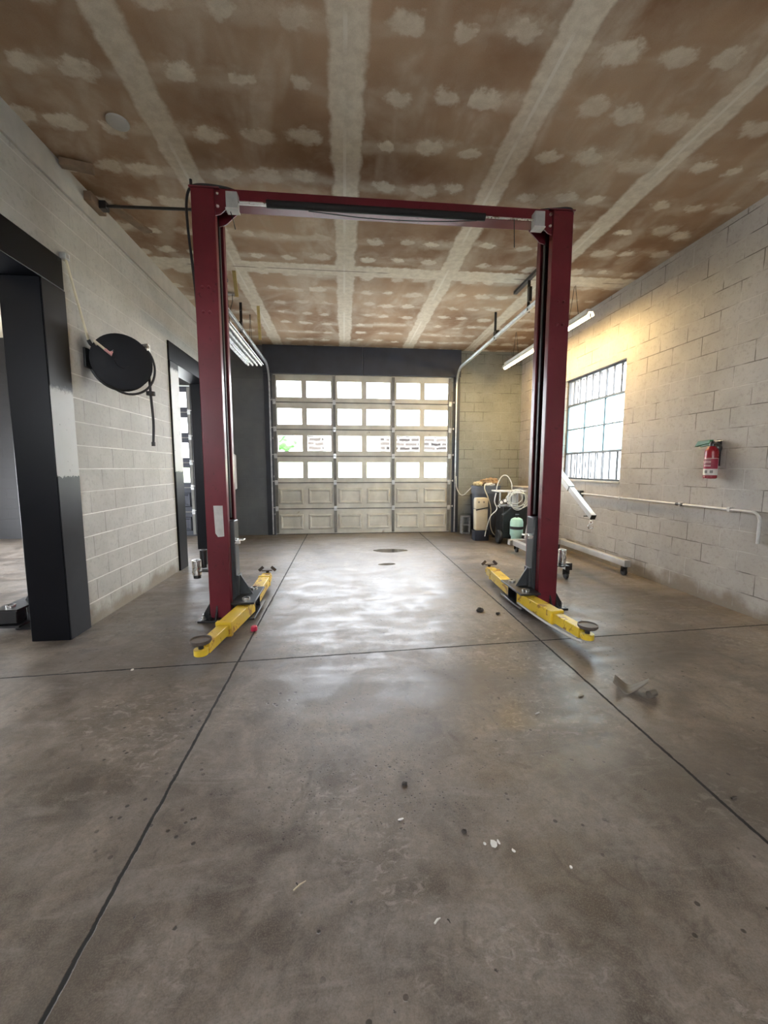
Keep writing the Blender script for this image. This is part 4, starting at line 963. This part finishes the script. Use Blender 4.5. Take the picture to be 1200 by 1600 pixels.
splinter((.270, 1.122, .004), (.292, 1.136, .004), .003, 'white sliver nearest the camera', 'chip')
splinter((.313, 1.130, .004), (.320, 1.118, .004), .002, 'tiny dark sliver just right of the nearest white sliver', 'stone')
splinter((1.66, 1.478, .005), (1.69, 1.484, .005), .004, 'dark forked chip beside the right floor joint', 'stone')
flake(1.473, 2.307, .05, .018, .4, 'small dark triangular chip left of the plastic scrap', 'mudflap', .006, 'plastic_chip', 'plastic chip')

# ------------------------------------------------------------------ outside
structure(MB().box((-60, YB + .25, -.12), (60, 22, -.02)).build('ground', 'asphalt', smooth=0))
structure(MB().box((RX + .25, -40, -.12), (60, YB + .25, -.02)).build('ground_side', 'asphalt', smooth=0))
structure(MB().box((-60, -60, -.12), (RX + .25, YF - .25, -.02)).build('ground_front', 'asphalt', smooth=0))
m = MB(); m.prism([(-60, 22, -.02), (-60, 22, -.12), (-60, 46, -.12), (-60, 46, 2.2), (-60, 42, 2.2)], (120, 0, 0))
structure(m.build('grass_bank', 'grassbank', smooth=0))
o = MB().box((-3.6, 42, 1.9), (14, 42.6, 4.9)).build('stone_wall', 'rubble', bevel=.05); tag(o, 'dark stone wall across the lot seen through the third row of door panes', 'stone wall')
t = thing('tree', (-7.0, 43, 2.2), 'green tree seen through the leftmost pane of the third row', 'tree')
MB().tube([(-7, 43, 2.0), (-7.1, 43, 3.0), (-6.9, 43, 4.2)], [.25, .2, .12], 10).build('trunk', 'bark', t)
m = MB()
for k in range(9): m.blob((-7 + random.uniform(-1.6, 1.6), 43 + random.uniform(-1, 1), 4.2 + random.uniform(-.9, .8)), (1.0, .9, .8), 3, .5, 2.5, k * 3.1)
m.build('foliage', 'leaf', t)
t = thing('siding_fence', (7.4, 8.5, 0), 'pale vertical-board fence outside the side window', 'fence')
for k in range(26):
    y = 3.5 + k * .42
    MB().box((7.4, y, -.02), (7.44, y + .36, 2.35)).build('board', 'siding', t, bevel=.01)
for z in (.4, 1.9): MB().box((7.44, 3.5, z), (7.49, 14.3, z + .1)).build('rail', 'siding', t)

# ------------------------------------------------------------------ light, sky, camera
w = bpy.data.worlds.new('overcast'); scene.world = w; w.use_nodes = True
nt = w.node_tree; bg = nt.nodes['Background']
tc = nt.nodes.new('ShaderNodeTexCoord'); sp = nt.nodes.new('ShaderNodeSeparateXYZ'); nt.links.new(tc.outputs['Generated'], sp.inputs[0])
rp = nt.nodes.new('ShaderNodeValToRGB'); nt.links.new(sp.outputs['Z'], rp.inputs[0])
rp.color_ramp.elements[0].position = 0.0; rp.color_ramp.elements[0].color = (.92, .95, 1, 1)
rp.color_ramp.elements[1].position = 1.0; rp.color_ramp.elements[1].color = (.80, .88, 1, 1)
nt.links.new(rp.outputs[0], bg.inputs[0]); bg.inputs[1].default_value = 1.0

cam = bpy.data.cameras.new('camera'); co = bpy.data.objects.new('camera', cam); COL.objects.link(co)
co.location = (0, 0, 1.43)
p_, y_ = math.radians(6.15), math.radians(5.6)
co.rotation_euler = (PI / 2 - p_, 0, -y_)
cam.sensor_fit = 'VERTICAL'; cam.sensor_height = 36.0; cam.lens = 640 / 1600 * 36.0
cam.clip_start = .05; cam.clip_end = 300
scene.camera = co
vs = scene.view_settings; vs.view_transform = 'Standard'; vs.look = 'None'; vs.gamma = 1; vs.use_curve_mapping = False; vs.exposure = 4.82
cy = scene.cycles; cy.use_denoising = True; cy.max_bounces = 10; cy.diffuse_bounces = 6; cy.glossy_bounces = 4; cy.transparent_max_bounces = 12
cy.caustics_reflective = False; cy.caustics_refractive = False; cy.sample_clamp_indirect = 8.0
